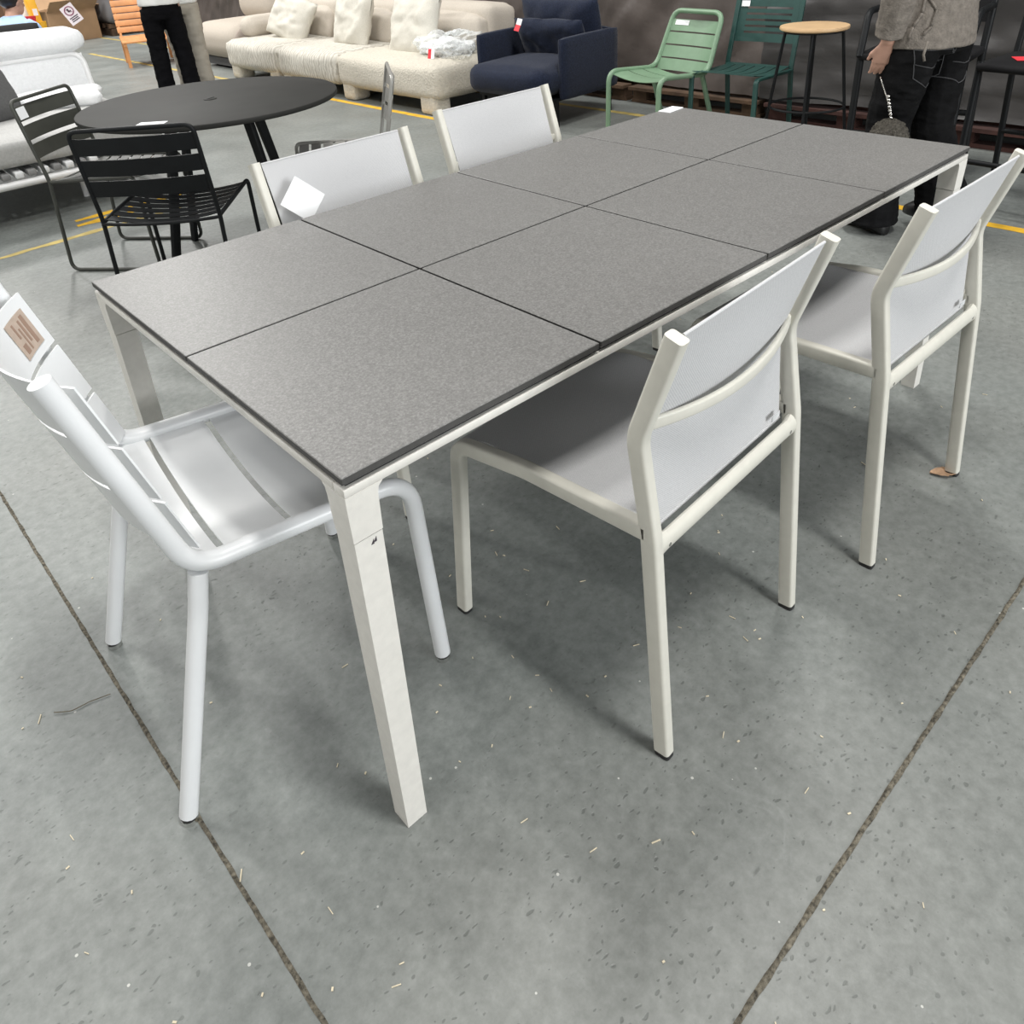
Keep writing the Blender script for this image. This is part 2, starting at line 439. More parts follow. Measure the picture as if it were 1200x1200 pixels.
def dup(root, loc, rotz, label, group=None):
    r = root.copy(); COL.objects.link(r); r.location = loc; r.rotation_euler = (0, 0, rotz); r['label'] = label
    if group: r['group'] = group
    for ch in list(root.children):
        c = ch.copy(); COL.objects.link(c); c.parent = r
        for g in list(ch.children):
            d = g.copy(); COL.objects.link(d); d.parent = c
    return r

def remesh(bm, voxel, smooth_it=6, dec=None):
    """weld overlapping closed pieces into one continuous surface"""
    bmesh.ops.recalc_face_normals(bm, faces=bm.faces)
    me = bpy.data.meshes.new('r'); bm.to_mesh(me); bm.free()
    o = bpy.data.objects.new('r', me); COL.objects.link(o)
    md = o.modifiers.new('r', 'REMESH'); md.mode = 'VOXEL'; md.voxel_size = voxel
    sm = o.modifiers.new('s', 'SMOOTH'); sm.iterations = smooth_it; sm.factor = 0.5
    if dec: d = o.modifiers.new('d', 'DECIMATE'); d.ratio = dec
    dg = bpy.context.evaluated_depsgraph_get()
    m2 = bpy.data.meshes.new_from_object(o.evaluated_get(dg))
    out = bmesh.new(); out.from_mesh(m2)
    bpy.data.objects.remove(o); bpy.data.meshes.remove(me); bpy.data.meshes.remove(m2)
    return out

# ------------------------------------------------------------------ camera
def add_camera():
    f, ppx, ppy, y, p, r = 945.617, 586.935, 389.1585, 0.866591, 0.471379, -0.069947
    F = Vector((math.cos(p) * math.cos(y), math.cos(p) * math.sin(y), -math.sin(p)))
    R0 = Vector((math.sin(y), -math.cos(y), 0)); U0 = R0.cross(F)
    R = R0 * math.cos(r) + U0 * math.sin(r); U = -R0 * math.sin(r) + U0 * math.cos(r)
    c = bpy.data.cameras.new('camera'); o = bpy.data.objects.new('camera', c); COL.objects.link(o)
    m = Matrix((R, U, -F)).transposed().to_4x4(); m.translation = (-0.378166, -0.783169, 1.377181)
    o.matrix_world = m
    c.sensor_width = 36; c.sensor_fit = 'HORIZONTAL'; c.lens = f / 1200 * 36
    c.shift_x = (600 - ppx) / 1200; c.shift_y = -(600 - ppy) / 1200
    c.clip_end = 200; c.clip_start = 0.02
    SC.camera = o
add_camera()

# ------------------------------------------------------------------ setting
def setting():
    bm = B(); grid(bm, lambda u, v: V(-9 + 24 * u, -9 + 38 * v, 0), 2, 2)
    struct(obj('floor', bm, 'floor', smooth=0))
    # control joints in the slab
    def joint(name, a, b, w):
        bm = B(); a, b = Vector(a), Vector(b); n = 220; d = (b - a); s = Vector((-d.y, d.x, 0)).normalized()
        def f(u, v):
            p = a + d * u
            k = w / 2 * (1 + 0.55 * noise.noise(V(u * d.length * 30, v * 9, 3.1)))
            return p + s * (2 * v - 1) * k + V(0, 0, 0.0008 + 0.0022 * (1 - (2 * v - 1) ** 2) * (0.4 + abs(noise.noise(V(u * d.length * 55, 7, v)))))
        grid(bm, f, n, 4); struct(obj(name, bm, 'groove', smooth=60))
    joint('trim_1', (-0.2414, -0.25, 0), (-0.285, 3.2, 0), 0.0078)
    joint('trim_2', (-0.30, -0.5395, 0), (3.0, -0.482, 0), 0.0085)
    # aisle lines
    def line(name, a, b, w, m, worn=0.0):
        bm = B(); a, b = Vector(a), Vector(b); d = b - a; s = Vector((-d.y, d.x, 0)).normalized()
        def f(u, v):
            k = w / 2 * (1 + worn * noise.noise(V(u * d.length * 7, v * 5, 1.7)))
            return a + d * u + s * (2 * v - 1) * k + V(0, 0, 0.001)
        grid(bm, f, 120, 2); struct(obj(name, bm, m, smooth=0))
    line('trim_3', (3.60, -2.5, 0), (3.50, 7.35, 0), 0.060, 'yellow', 0.2)
    line('trim_4', (3.50, 7.6, 0), (3.42, 12.6, 0), 0.060, 'yellow_old', 0.4)
    line('trim_5', (4.55, -2.0, 0), (4.30, 15.2, 0), 0.060, 'yellow_old', 0.3)
    line('trim_6', (-0.5, 3.79, 0), (1.3, 3.905, 0), 0.040, 'yellow_old', 0.9)
    line('trim_7', (0.70, 4.16, 0), (1.35, 4.17, 0), 0.05, 'yellow', 0.7)
    line('trim_8', (0.68, 4.06, 0), (1.05, 4.05, 0), 0.06, 'yellow', 0.9)
    # tarpaulin that hangs along the pallet row and forms the back wall
    def tarp(name, ya, yb, m, xo, nu, fold):
        bm = B()
        def f(u, v):
            y = ya + (yb - ya) * u; z = 0.155 + 2.6 * v
            k = min(1, max(0, (y - 8.2) / 1.4)); x = xo + 0.10 * v + .52 * k * k * (3 - 2 * k)
            x += 0.035 * noise.fractal(V(y * 0.9, z * 1.3, xo * 9), 0.9, 2.0, 4) + 0.03 * math.sin(y * 2.1) * (1 - v)
            if fold:      # level pulled creases
                x += 0.030 * noise.fractal(V(y * 1.1, z * 9.0 + y * .6, 3.3), 0.8, 2.1, 4)
            else:         # slack diagonal folds
                q = y + 0.75 * z
                x += 0.038 * noise.fractal(V(q * 3.6, z * 1.1 - y * .5, 6.1), 0.85, 2.1, 4)
            return V(x, y, z + 0.02 * noise.noise(V(y * 1.5, 9, v)))
        grid(bm, f, nu, 70); struct(obj(name, bm, m, smooth=180))
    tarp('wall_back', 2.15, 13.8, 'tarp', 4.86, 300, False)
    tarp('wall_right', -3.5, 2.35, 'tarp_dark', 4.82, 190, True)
setting()

# ------------------------------------------------------------------ big dining table
def dining_table():
    L, W, H = 2.009, 0.992, 0.75
    t = thing('dining_table', 'long dining table with eight grey stone tiles on a white metal frame', 'table')
    g = 0.0055; tl, tw = L / 4, W / 2
    for i in range(4):
        for j in range(2):
            bm = B(); box(bm, (0, 0, 0), (tl - g, tw - g, 0.012), bev=0.0012, seg=1)
            o = obj('tile', bm, 'tile', t, 30, mtx=Matrix.Translation((tl * (i + .5), tw * (j + .5), H - 0.006)))
            o.data.materials.append(M['tile_edge'])     # raw darker body on the cut edges
            for p in o.data.polygons:
                if abs(p.normal.z) < 0.5: p.material_index = 1
    # dark support under the tile joints
    bm = B(); box(bm, (L / 2, W / 2, 0.7320), (L - 0.022, W - 0.022, 0.010)); obj('tile_tray', bm, 'rubber', t, 0)
    e = 0.003; zt, zb = 0.7300, 0.716
    for nm, c, s in (('long', (L / 2, e + .014, 0), (L - 2 * e, .028, 0)), ('long', (L / 2, W - e - .014, 0), (L - 2 * e, .028, 0)),
                     ('short', (e + .014, W / 2, 0), (.028, W - 2 * e - .056, 0)), ('short', (L - e - .014, W / 2, 0), (.028, W - 2 * e - .056, 0))):
        bm = B(); box(bm, (c[0], c[1], (zt + zb) / 2), (s[0], s[1], zt - zb), bev=0.002, seg=2); obj('frame_rail', bm, 'table_white', t, 30)
    for sx, x0 in ((1, e), (-1, L - e)):
        for sy, y0 in ((1, e), (-1, W - e)):
            def ring(z, off, w):
                return [V(x0 + sx * (off + a * w), y0 + sy * (off + b * w), z) for a, b in ((0, 0), (1, 0), (1, 1), (0, 1))]
            w0, w1, w2 = 0.050, 0.0455, 0.0400
            bm = B()
            # gusset flare under the frame, then the block
            loft(bm, [ring(0.7165, 0.0, 0.060), ring(0.710, 0.0, 0.0525), ring(0.700, 0.0, w0), ring(0.6375, 0.002, w1 + .002)])
            cap = obj('leg_bracket', bm, 'table_white', t, 30)
            bm = B(); loft(bm, [ring(0.6360, 0.0028, w1 + .0005), ring(0.0, 0.006, w2)])
            leg = obj('leg', bm, 'table_white', t, 30)
            if sx == 1 and sy == 1:
                bm = B()   # small dark maker's mark under the seam on the near leg
                for cx, dz in ((0.028, 0.0), (0.0325, 0.002)):
                    p = [V(x0 + cx, y0 + .0021, .6205 + dz), V(x0 + cx + .0048, y0 + .0021, .6205 + dz), V(x0 + cx + .0050, y0 + .0021, .6285 + dz)]
                    vs = [bm.verts.new(q) for q in p] + [bm.verts.new(q + V(0, .003, 0)) for q in p]
                    bm.faces.new(vs[:3]); bm.faces.new(vs[3:][::-1])
                    for k in range(3): bm.faces.new((vs[k], vs[(k + 1) % 3], vs[3 + (k + 1) % 3], vs[3 + k]))
                obj('maker_mark', bm, 'ink', leg, 0)
    # clamp screw visible at the left corner bracket
    bm = B(); tube(bm, [(0.034, W - 0.075, .700), (0.034, W - 0.060, .700)], 0.006); obj('clamp_screw', bm, 'black_metal', t)
    return t
dining_table()
bm = B(); box(bm, (0, 0, 0), (0.088, 0.046, 0.003), bev=0.0006, seg=1)
tag(obj('paper_label', bm, 'paper', smooth=0), 'white paper label on the far corner of the stone table top', 'label', loc=(1.955, 0.965, 0.7516), rot=(0, 0, 0.08))

# ------------------------------------------------------------------ sling chairs
def sling_chair():
    t = thing('sling_chair', 'x', 'chair')
    hw = 0.2355
    P = rrect(0.032, 0.024, 0.006)
    rear = [(0, -.262, 0.010), (0, -.222, .49), (0, -.192, .668), (0, -.254, .858)]
    def at(x, pts): return [V(x, p[1], p[2]) for p in pts]
    for s in (-1, 1):
        bm = B(); sweep(bm, fillet(at(s * hw, rear), [0, .3, .09, 0], 8), P, (0, 1, 0)); leg = obj('rear_leg', bm, 'chair_beige', t, 35)
        bm = B(); sweep(bm, [(s * hw, -.2627, 0.0), (s * hw, -.262, .011)], rrect(.031, .023, .006), (0, 1, 0)); obj('foot_cap', bm, 'rubber', leg)
        fr = [(0, .268, .010), (0, .232, .468), (0, .05, .492), (0, -.215, .497)]
        bm = B(); sweep(bm, fillet(at(s * hw, fr), [0, .045, .4, 0], 8), P, (0, 1, 0)); leg = obj('front_leg', bm, 'chair_beige', t, 35)
        bm = B(); sweep(bm, [(s * hw, .2687, 0.0), (s * hw, .268, .011)], rrect(.031, .023, .006), (0, 1, 0)); obj('foot_cap', bm, 'rubber', leg)
    # lower rear rail with its screws
    bm = B(); sweep(bm, [(-hw + .008, -.228, .466), (hw - .008, -.228, .466)], circ(.0195, 14, .0105), (0, 0, 1))
    for s in (-1, 1): sweep(bm, [(s * (hw - .002), -.226, .467), (s * (hw - .03), -.228, .466)], circ(.0195, 14, .0105), (0, 0, 1), scales=[1.3, 1.0])
    rail = obj('rear_rail', bm, 'chair_beige', t)
    for s in (-1, 1):
        bm = B(); tube(bm, [(s * (hw - .030), -.2365, .463), (s * (hw - .030), -.2388, .463)], .004); obj('screw', bm, 'steel', rail)
    # curved bar behind the back
    pts = [V(-hw + .01 + (2 * hw - .02) * i / 24, -.200 - .036 * (1 - (2 * i / 24 - 1) ** 2), .688 - .012 * (1 - (2 * i / 24 - 1) ** 2)) for i in range(25)]
    bm = B(); sweep(bm, pts, rrect(.022, .010, .004), (0, 0, 1)); obj('back_bar', bm, 'chair_beige', t, 35)
    # slings
    def back(u, v):
        k = 1 - (2 * u - 1) ** 2; x = (2 * u - 1) * (hw - .0185 - .004 * math.sin(PI * v))
        z = .478 + (.853 - .478) * v
        y = -.205 + .013 * min(1, (z - .478) / .19) if z < .668 else -.192 - .062 * (z - .668) / .19
        y += -.020 * k * math.exp(-((z - .69) / .09) ** 2)
        return V(x, y, z)
    bm = B(); sheet(bm, back, 28, 40, 0.003)
    for z, y, r in ((.478, -.206, .0045), (.853, -.253, .0028)):
        tube(bm, [back(i / 12, 0 if z < .6 else 1) for i in range(13)], r, 8)
    obj('back_sling', bm, 'sling', t, 60)
    bm = B(); box(bm, (hw - .055, -.2165, .503), (.030, .0014, .012), rot=(0, 0, .03)); obj('care_label', bm, 'label_grey', t, 0)
    bm = B(); tube(bm, [(-hw + .012, -.185, .478), (hw - .012, -.185, .478)], .010); obj('cross_rod', bm, 'chair_white', t)
    def seat(u, v):
        k = 1 - (2 * u - 1) ** 2; x = (2 * u - 1) * (hw - .012)
        y = -.19 + .435 * v
        z = .502 - .010 * v - .030 * max(0, v - .75) ** 2 * 16 - .024 * k * math.sin(PI * min(1, v * 1.05)) ** .7
        return V(x, y, z)
    bm = B(); sheet(bm, seat, 24, 30, 0.003); obj('seat_sling', bm, 'sling', t, 60)
    return t
gr = 'white sling chairs around the stone table'
sl = sling_chair(); sl['group'] = gr; sl.location = (0.648, 0.067, 0); sl.rotation_euler = (0, 0, math.radians(3.6))
sl['label'] = 'white sling chair at the table side, between the white tube chair and the dry leaf'
dup(sl, (1.372, 0.018, 0), 0, 'white sling chair with a dry brown leaf lying by its rear leg', gr)
dup(sl, (0.735, 0.93, 0), PI, 'white sling chair across the stone table with a blank white card on its back', gr)
dup(sl, (1.410, 1.025, 0), PI, 'white sling chair across the stone table in front of the navy armchair', gr)
# blank card on the far chair's back
bm = B(); box(bm, (0, 0, 0), (0.092, 0.0012, 0.086), rot=(0, math.radians(44), 0)); card = obj('paper_card', bm, 'paper', smooth=0)
tag(card, 'blank white square card hanging on the back of the sling chair across the table', 'card', loc=(0.580, 1.108, 0.757), rot=(math.radians(-17), 0, math.radians(-5)))

# ------------------------------------------------------------------ slatted tube chairs (white, sage green)
def tube_chair(name, label, m, closed_top=False, W=0.466, D=None, group=None, sticker=None):
    t = thing(name, label, 'chair', group=group); hw = W / 2; r = 0.0165; bow = .042 if closed_top else .078; sp = 0 if closed_top else .020; fw = 0 if closed_top else .029
    D = D or dict(top=(-.240, .880), rear=(-.132, .492), front=(.268, .466), foot=(.280, 0.016), rl0=(-.124, .482), rl1=(-.142, .405), rfoot=(-.258, 0.016))
    def at(x, p): return V(x, p[0], p[1])
    if closed_top:
        path = [at(-hw, D['foot']), at(-hw, D['front']), at(-hw, D['rear']), at(-hw + .025, D['top']), at(hw - .025, D['top']), at(hw, D['rear']), at(hw, D['front']), at(hw, D['foot'])]
        bm = B(); tube(bm, fillet(path, [0, .075, .11, .075, .075, .11, .075, 0], 9), r, 14); fr = obj('frame', bm, m, t)
    else:
        for s in (-1, 1):
            path = [at(s * (hw + sp), D['foot']), at(s * hw, D['front']), at(s * hw, D['rear']), at(s * hw, D['top'])]
            bm = B(); tube(bm, fillet(path, [0, .075, .075, 0], 10), r, 16, up=(1, 0, 0)); fr = obj('side_frame', bm, m, t)
    for s in (-1, 1):
        path = [at(s * (hw - .002), D['rl0']), at(s * (hw - .001), D['rl1']), at(s * (hw + sp), D['rfoot'])]
        bm = B(); tube(bm, fillet(path, .30, 8), r * .98, 14, up=(1, 0, 0)); leg = obj('rear_leg', bm, m, t)
        for ft, par in ((D['rfoot'], leg), (D['foot'], fr)):
            bm = B(); tube(bm, [V(s * (hw + sp), ft[0], .0), V(s * (hw + sp), ft[0], .011)], r * .93, 14); obj('foot_cap', bm, 'steel', par)
            bm = B(); tube(bm, [V(s * (hw + sp), ft[0], .0105), V(s * (hw + sp), ft[0], .0165)], r * .85, 14); obj('foot_ring', bm, 'rubber', par)
    # seat slats, dished across the width
    ra, fa = D['rear'], D['front']
    def seatz(y): return ra[1] + (fa[1] - ra[1]) * (y - ra[0]) / (fa[0] - ra[0])
    n = 3
    ed = [(-.138, -.081), (-.069, .040), (.052, .243)] if not closed_top else [(-.15, -.03), (-.018, .10), (.112, .24)]
    y0, y1 = ed[0][0], ed[-1][1]
    for i, (a, b_) in enumerate(ed):
        w = b_ - a
        def f(u, v):
            k = 1 - (2 * u - 1) ** 2; y = a + w * v
            return V((2 * u - 1) * (hw - .010), y, seatz(y) - .004 - .026 * k - (.015 * v ** 3 if i == n - 1 else 0))
        bm = B(); sheet(bm, f, 20, 8, .0035); obj('seat_slat', bm, m, t, 50)
    # back slats, bowed backwards
    ta = D['top']; ex = Vector((ta[0] - ra[0], ta[1] - ra[1])); ln = ex.length; ex.normalize()
    s0, s1 = (-.012, ln - .055) if closed_top else (.024, ln - .030); gap = .010; n = 4 if closed_top else 3; w = (s1 - s0 - gap * (n - 1)) / n
    for i in range(n):
        a = s0 + i * (w + gap)
        def f(u, v):
            k = 1 - (2 * u - 1) ** 2; d = a + w * v; hx = hw - .012 - (.025 * d / ln if closed_top else 0)
            return V((2 * u - 1) * hx, ra[0] + ex.x * d - bow * k + fw, ra[1] + ex.y * d - .006 * k)
        bm = B(); sheet(bm, f, 20, 8, .0035); sl_ = obj('back_slat', bm, m, t, 50)
        if sticker and i == n - 1:
            def f(u, v):
                uu = sticker[0] + (sticker[1] - sticker[0]) * u; k = 1 - (2 * uu - 1) ** 2; d = a + w * (sticker[2] + (sticker[3] - sticker[2]) * v); hx = hw - .012 - (.025 * d / ln if closed_top else 0)
                return V((2 * uu - 1) * hx, ra[0] + ex.x * d - bow * k + fw + .0035, ra[1] + ex.y * d - .006 * k + .0012)
            bm = B(); sheet(bm, f, 6, 4, .0012); obj('sticker', bm, sticker[4], sl_, 50, label=sticker[5])
            if sticker[4] == 'tan':       # faint printed lines on it
                bm = B()
                for q0, q1, r0, r1 in ((.15, .28, .1, .9), (.36, .44, .25, .85), (.52, .58, .1, .7), (.68, .86, .1, .35), (.68, .76, .5, .9)):
                    def g(u, v):
                        p = Vector(f(q0 + (q1 - q0) * u, r0 + (r1 - r0) * v)); return p + V(0, .0010, .0004)
                    sheet(bm, g, 3, 3, .0006)
                obj('print', bm, 'print_brown', sl_, 50)
    return t
wc = tube_chair('metal_chair', 'glossy white tube chair with wide seat slats at the short table end', 'chair_white',
                sticker=(.05, .20, .15, .80, 'tan', 'tan sticker'))
# forward = +x of the hall: local +y -> world +x
wc.location = (0.018, 0.524, 0); wc.rotation_euler = (0, 0, math.radians(-90 - 4.6))
gc = tube_chair('metal_chair', 'sage green slatted tube chair with a round top rail beside the navy armchair', 'sage', closed_top=True, W=.47,
                D=dict(top=(-.30, .765), rear=(-.16, .415), front=(.265, .445), foot=(.275, .016), rl0=(-.11, .415), rl1=(-.13, .36), rfoot=(-.25, .016)),
                sticker=(.70, .94, .50, .92, 'paper', 'white sticker'))
gc.location = (4.045, 2.60, 0); gc.rotation_euler = (0, 0, math.radians(82))

# ------------------------------------------------------------------ round table and the thin slatted chairs
def round_table():
    t = thing('round_table', 'black round table with a parasol hole and splayed flat legs', 'table', (1.117, 2.885, 0))
    R = .566
    bm = B(); n = 96
    prof = [(.020, .738), (.021, .740), (R - .006, .740), (R - .001, .737), (R, .733), (R, .722), (R - .004, .717), (.020, .717)]
    rings = [[V(r * math.cos(2 * PI * i / n), r * math.sin(2 * PI * i / n), z) for i in range(n)] for r, z in prof]
    rings.append(rings[0]); vs = []
    vs = [[bm.verts.new(p) for p in rg] for rg in rings[:-1]]
    for a, b in zip(vs, vs[1:] + vs[:1]):
        for j in range(n): bm.faces.new((a[j], a[(j + 1) % n], b[(j + 1) % n], b[j]))
    top = obj('tabletop', bm, 'anthracite', t, 40)
    bm = B(); lathe(bm, [(.030, .7402), (.030, .7425), (.027, .7435)], 24); rim = obj('hole_rim', bm, 'anthracite', top)
    bm = B(); box(bm, (0, 0, .7445), (.045, .010, .003), rot=(0, 0, .5)); obj('hole_cap', bm, 'rubber', top)
    bm = B(); lathe(bm, [(.19, .690), (.21, .700), (.21, .717), (.0, .717)][:3], 32); obj('leg_plate', bm, 'black_metal', t)
    a0 = math.atan2(.373, -.091)
    for k in range(4):
        a = a0 + k * PI / 2; d = V(math.cos(a), math.sin(a), 0)
        bm = B(); sweep(bm, [d * .22 + V(0, 0, .715), d * .385], rrect(.042, .026, .005), tuple(d), scales=[1.15, .85]); obj('leg', bm, 'black_metal', t, 35)
round_table()
bm = B(); box(bm, (0, 0, 0), (.11, .06, .002)); tag(obj('paper_label', bm, 'paper', smooth=0), 'white paper label at the edge of the black round table', 'label', loc=(.735, 2.585, .7415), rot=(0, 0, -.75))

def slat_chair(name, label, m, W=.45, tall=.80, sticker=None):
    t = thing(name, label, 'chair'); hw = W / 2; r = .0085; zs = .445
    side = [V(-hw, -.185, zs - .006), V(-hw, .230, zs + .012), V(-hw, .245, r), V(-hw, -.215, r), V(-hw, -.190, zs), V(-hw, -.262, tall)]
    path = side + [V(-p.x, p.y, p.z) for p in side[::-1]]
    rad = [0, .03, .04, .04, .3, .035]
    bm = B(); tube(bm, fillet(path, rad + rad[::-1], 7), r, 10); obj('frame', bm, m, t)
    bm = B(); tube(bm, [V(-hw + (2 * hw) * i / 12, -.196, zs - .012 - .012 * (1 - (i / 6 - 1) ** 2)) for i in range(13)], r * .8, 8); obj('seat_bar', bm, m, t)
    n = 7; d = .41 / n
    for i in range(n):
        y0 = -.185 + i * d
        def f(u, v): return V((2 * u - 1) * (hw - .012), y0 + v * (d - .012), zs + .006 * (i / n) - .024 * (1 - (2 * u - 1) ** 2))
        bm = B(); sheet(bm, f, 12, 2, .003); obj('seat_slat', bm, m, t, 50)
    for i in range(3):
        z0 = .545 + i * .082
        def f(u, v):
            z = z0 + v * .064; y = -.190 - .075 * (z - zs) / (tall - zs)
            return V((2 * u - 1) * (hw - .004), y - .022 * (1 - (2 * u - 1) ** 2), z)
        bm = B(); sheet(bm, f, 14, 2, .003); s = obj('back_slat', bm, m, t, 50)
        if sticker and i == 2:
            def f(u, v):
                z = z0 + .008 + v * .05; uu = .79 + .17 * u; y = -.190 - .075 * (z - zs) / (tall - zs)
                return V((2 * uu - 1) * (hw - .004), y - .022 * (1 - (2 * uu - 1) ** 2) + .003 * sticker, z)
            bm = B(); sheet(bm, f, 4, 2, .0012); obj('sticker', bm, 'paper', s, 50, label='white sticker')
    return t
c = slat_chair('metal_chair', 'thin black slatted metal chair with its back to the camera at the round table', 'black_metal')
c.location = (.722, 2.468, 0); c.rotation_euler = (0, 0, math.radians(49 - 90))
c = slat_chair('metal_chair', 'grey green slatted metal chair with a white sticker beside the white daybed', 'olive_metal', W=.42, sticker=1)
c.location = (.745, 3.300, 0); c.rotation_euler = (0, 0, math.radians(-50 - 90))
c = slat_chair('metal_chair', 'pale taupe slatted metal chair seen edge on beyond the sling chair with the blank card', 'khaki_metal')
c.location = (1.57, 2.57, 0); c.rotation_euler = (0, 0, math.radians(148 - 90))

# ------------------------------------------------------------------ cream sofa
def cream_sofa():
    t = thing('sofa', 'long low cream sofa of three upholstered modules with fabric covered block legs', 'sofa', (0, 0, 0))
    ys = [4.46, 5.92, 7.03, 8.20]
    for i, (a, b) in enumerate(zip(ys, ys[1:])):
        bm = B(); rbox(bm, (4.11, (a + b) / 2, .255), (1.10, b - a - .004, .29), .075, 14, .02, .006, 9, i * 3.1)
        obj('seat', bm, 'boucle' if i == 0 else 'cord', t, 180)
        for y in ((a + .14, b - .15) if i != 1 else (b - .15,)):
            for x in (3.67, 4.55):
                bm = B(); rbox(bm, (x, y, .10), (.19, .19, .20), .035, 6); obj('leg', bm, 'boucle', t, 180)
        aa = a + (.17 if i == 0 else 0)
        bm = B(); rbox(bm, (4.49, (aa + b) / 2, .555), (.34, b - aa - .01, .40), .08, 12, .015, .006, 7, i * 1.7, rot=(0, .10, 0)); obj('backrest', bm, 'linen_back', t, 180)
        bm = B(); rbox(bm, (4.32, (aa + b) / 2, .515), (.20, b - aa - .12, .32), .07, 12, .03, .012, 8, i * 2.9, rot=(0, .16, 0)); obj('back_cushion', bm, 'linen_back', t, 180)
    bm = B(); rbox(bm, (4.06, 8.10, .50), (.56, .26, .22), .10, 12, .01, .006, 7, 4.4); obj('arm_bolster', bm, 'linen_back', t, 180)
cream_sofa()
def scatter(label, loc, w, h, rz, tilt, roll, seed):
    bm = B(); pillow(bm, w, h, .17, Matrix.Identity(4), 26, .022, seed)
    tag(obj('cushion', bm, 'linen', smooth=180), label, 'cushion', 'loose cushions on the cream sofa', loc, (tilt, roll, rz))
scatter('off white loose cushion leaning against the arm bolster of the cream sofa', (4.02, 7.42, .60), .58, .50, math.radians(100), math.radians(20), -.35, 1.0)
scatter('off white loose cushion in the middle of the cream sofa', (4.05, 6.28, .62), .50, .52, math.radians(96), math.radians(16), -.06, 5.0)
scatter('off white loose cushion crumpled beside the clear plastic bag', (4.00, 5.24, .60), .62, .54, math.radians(94), math.radians(20), .10, 9.0)
# plastic bag with a red and white tag
t = thing('plastic_bag', 'crumpled clear plastic bag on the cream sofa end by the navy armchair', 'bag', (4.03, 4.78, .40))
bm = B(); rbox(bm, (0, 0, .075), (.46, .50, .15), .07, 22, .02, .075, 9.0, 2.2); obj('film', bm, 'film', t, 20)
bm = B(); rbox(bm, (-.02, .03, .05), (.34, .36, .09), .04, 16, .01, .05, 8, 7); obj('folded_insert', bm, 'white_fabric', t, 60)
bm = B(); box(bm, (-.268, -.045, .045), (.002, .034, .075), rot=(0, .3, .35)); obj('tag', bm, 'red', t, 0, label='red tag')
bm = B(); box(bm, (-.266, -.082, .050), (.002, .030, .085), rot=(0, .3, .35)); obj('tag', bm, 'paper', t, 0, label='white tag')

def taupe_sofa():
    t = thing('sofa', 'rounded greige sofa behind the cream sofa and the stone coloured trousers', 'sofa', (0, 0, 0))
    bm = B(); rbox(bm, (4.30, 8.98, .31), (1.05, 1.08, .40), .17, 16, .01); obj('seat', bm, 'taupe', t, 180)
    bm = B(); rbox(bm, (4.24, 8.44, .30), (.86, .10, .36), .16, 14, .0); obj('side_panel', bm, 'taupe_dark', t, 180)
    bm = B(); rbox(bm, (4.62, 9.02, .68), (.46, 1.00, .52), .22, 16, .02, rot=(0, .08, 0)); obj('backrest', bm, 'taupe', t, 180)
    bm = B(); box(bm, (4.30, 8.98, .075), (.86, .92, .09)); obj('plinth', bm, 'dark_fabric', t, 0)
    for x in (3.95, 4.65):
        for y in (8.62, 9.34):
            bm = B(); tube(bm, [(x, y, 0), (x, y, .06)], .025); obj('leg', bm, 'black_metal', t)
taupe_sofa()

def navy_chair():
    t = thing('armchair', 'navy blue upholstered armchair with thin flat arms and a black base', 'armchair', (4.16, 3.79, 0), math.radians(5))
    # front faces -x
    for s, nm in ((-1, 'arm'), (1, 'arm')):
        bm = B(); rbox(bm, (0, s * .40, .405), (.66, .055, .42), .018, 10, .004); obj(nm, bm, 'navy', t, 60)
    bm = B(); rbox(bm, (.295, 0, .42), (.06, .76, .40), .02, 8, .004); obj('back_panel', bm, 'navy', t, 60)
    bm = B(); rbox(bm, (-.115, 0, .325), (.80, .735, .20), .075, 14, .03, .006, 6, 1.0); obj('seat_cushion', bm, 'navy', t, 180)
    mt = Matrix.Translation((.205, .0, .60)) @ Matrix.Rotation(math.radians(-90), 4, 'Z') @ Matrix.Rotation(math.radians(14), 4, 'X')
    bm = B(); pillow(bm, .74, .48, .20, mt, 24, .016, 3.0, .03); obj('back_cushion', bm, 'navy', t, 180)
    mt = Matrix.Translation((.055, -.02, .545)) @ Matrix.Rotation(math.radians(-90), 4, 'Z') @ Matrix.Rotation(math.radians(24), 4, 'X')
    bm = B(); pillow(bm, .66, .34, .15, mt, 24, .014, 8.0, .03); obj('lumbar_cushion', bm, 'navy', t, 180)
    bm = B(); box(bm, (-.02, 0, .195), (.72, .74, .022)); obj('base_frame', bm, 'black_metal', t, 0)
    for x in (-.34, .30):
        for y in (-.36, .36):
            bm = B(); box(bm, (x, y, .095), (.028, .028, .19)); obj('leg', bm, 'black_metal', t, 0)
    return t
navy_chair()
t = thing('price_tag', 'white and red hang tag on the cushion of the navy armchair', 'tag', (4.015, 3.94, .66), math.radians(5))
bm = B(); box(bm, (0, 0, .030), (.0015, .050, .045)); obj('card', bm, 'paper', t, 0)
bm = B(); box(bm, (-.004, 0, -.016), (.0015, .050, .047), rot=(0, .10, 0)); obj('card', bm, 'red', t, 0, label='red half')
t.rotation_euler = (0.15, 0.35, math.radians(5))

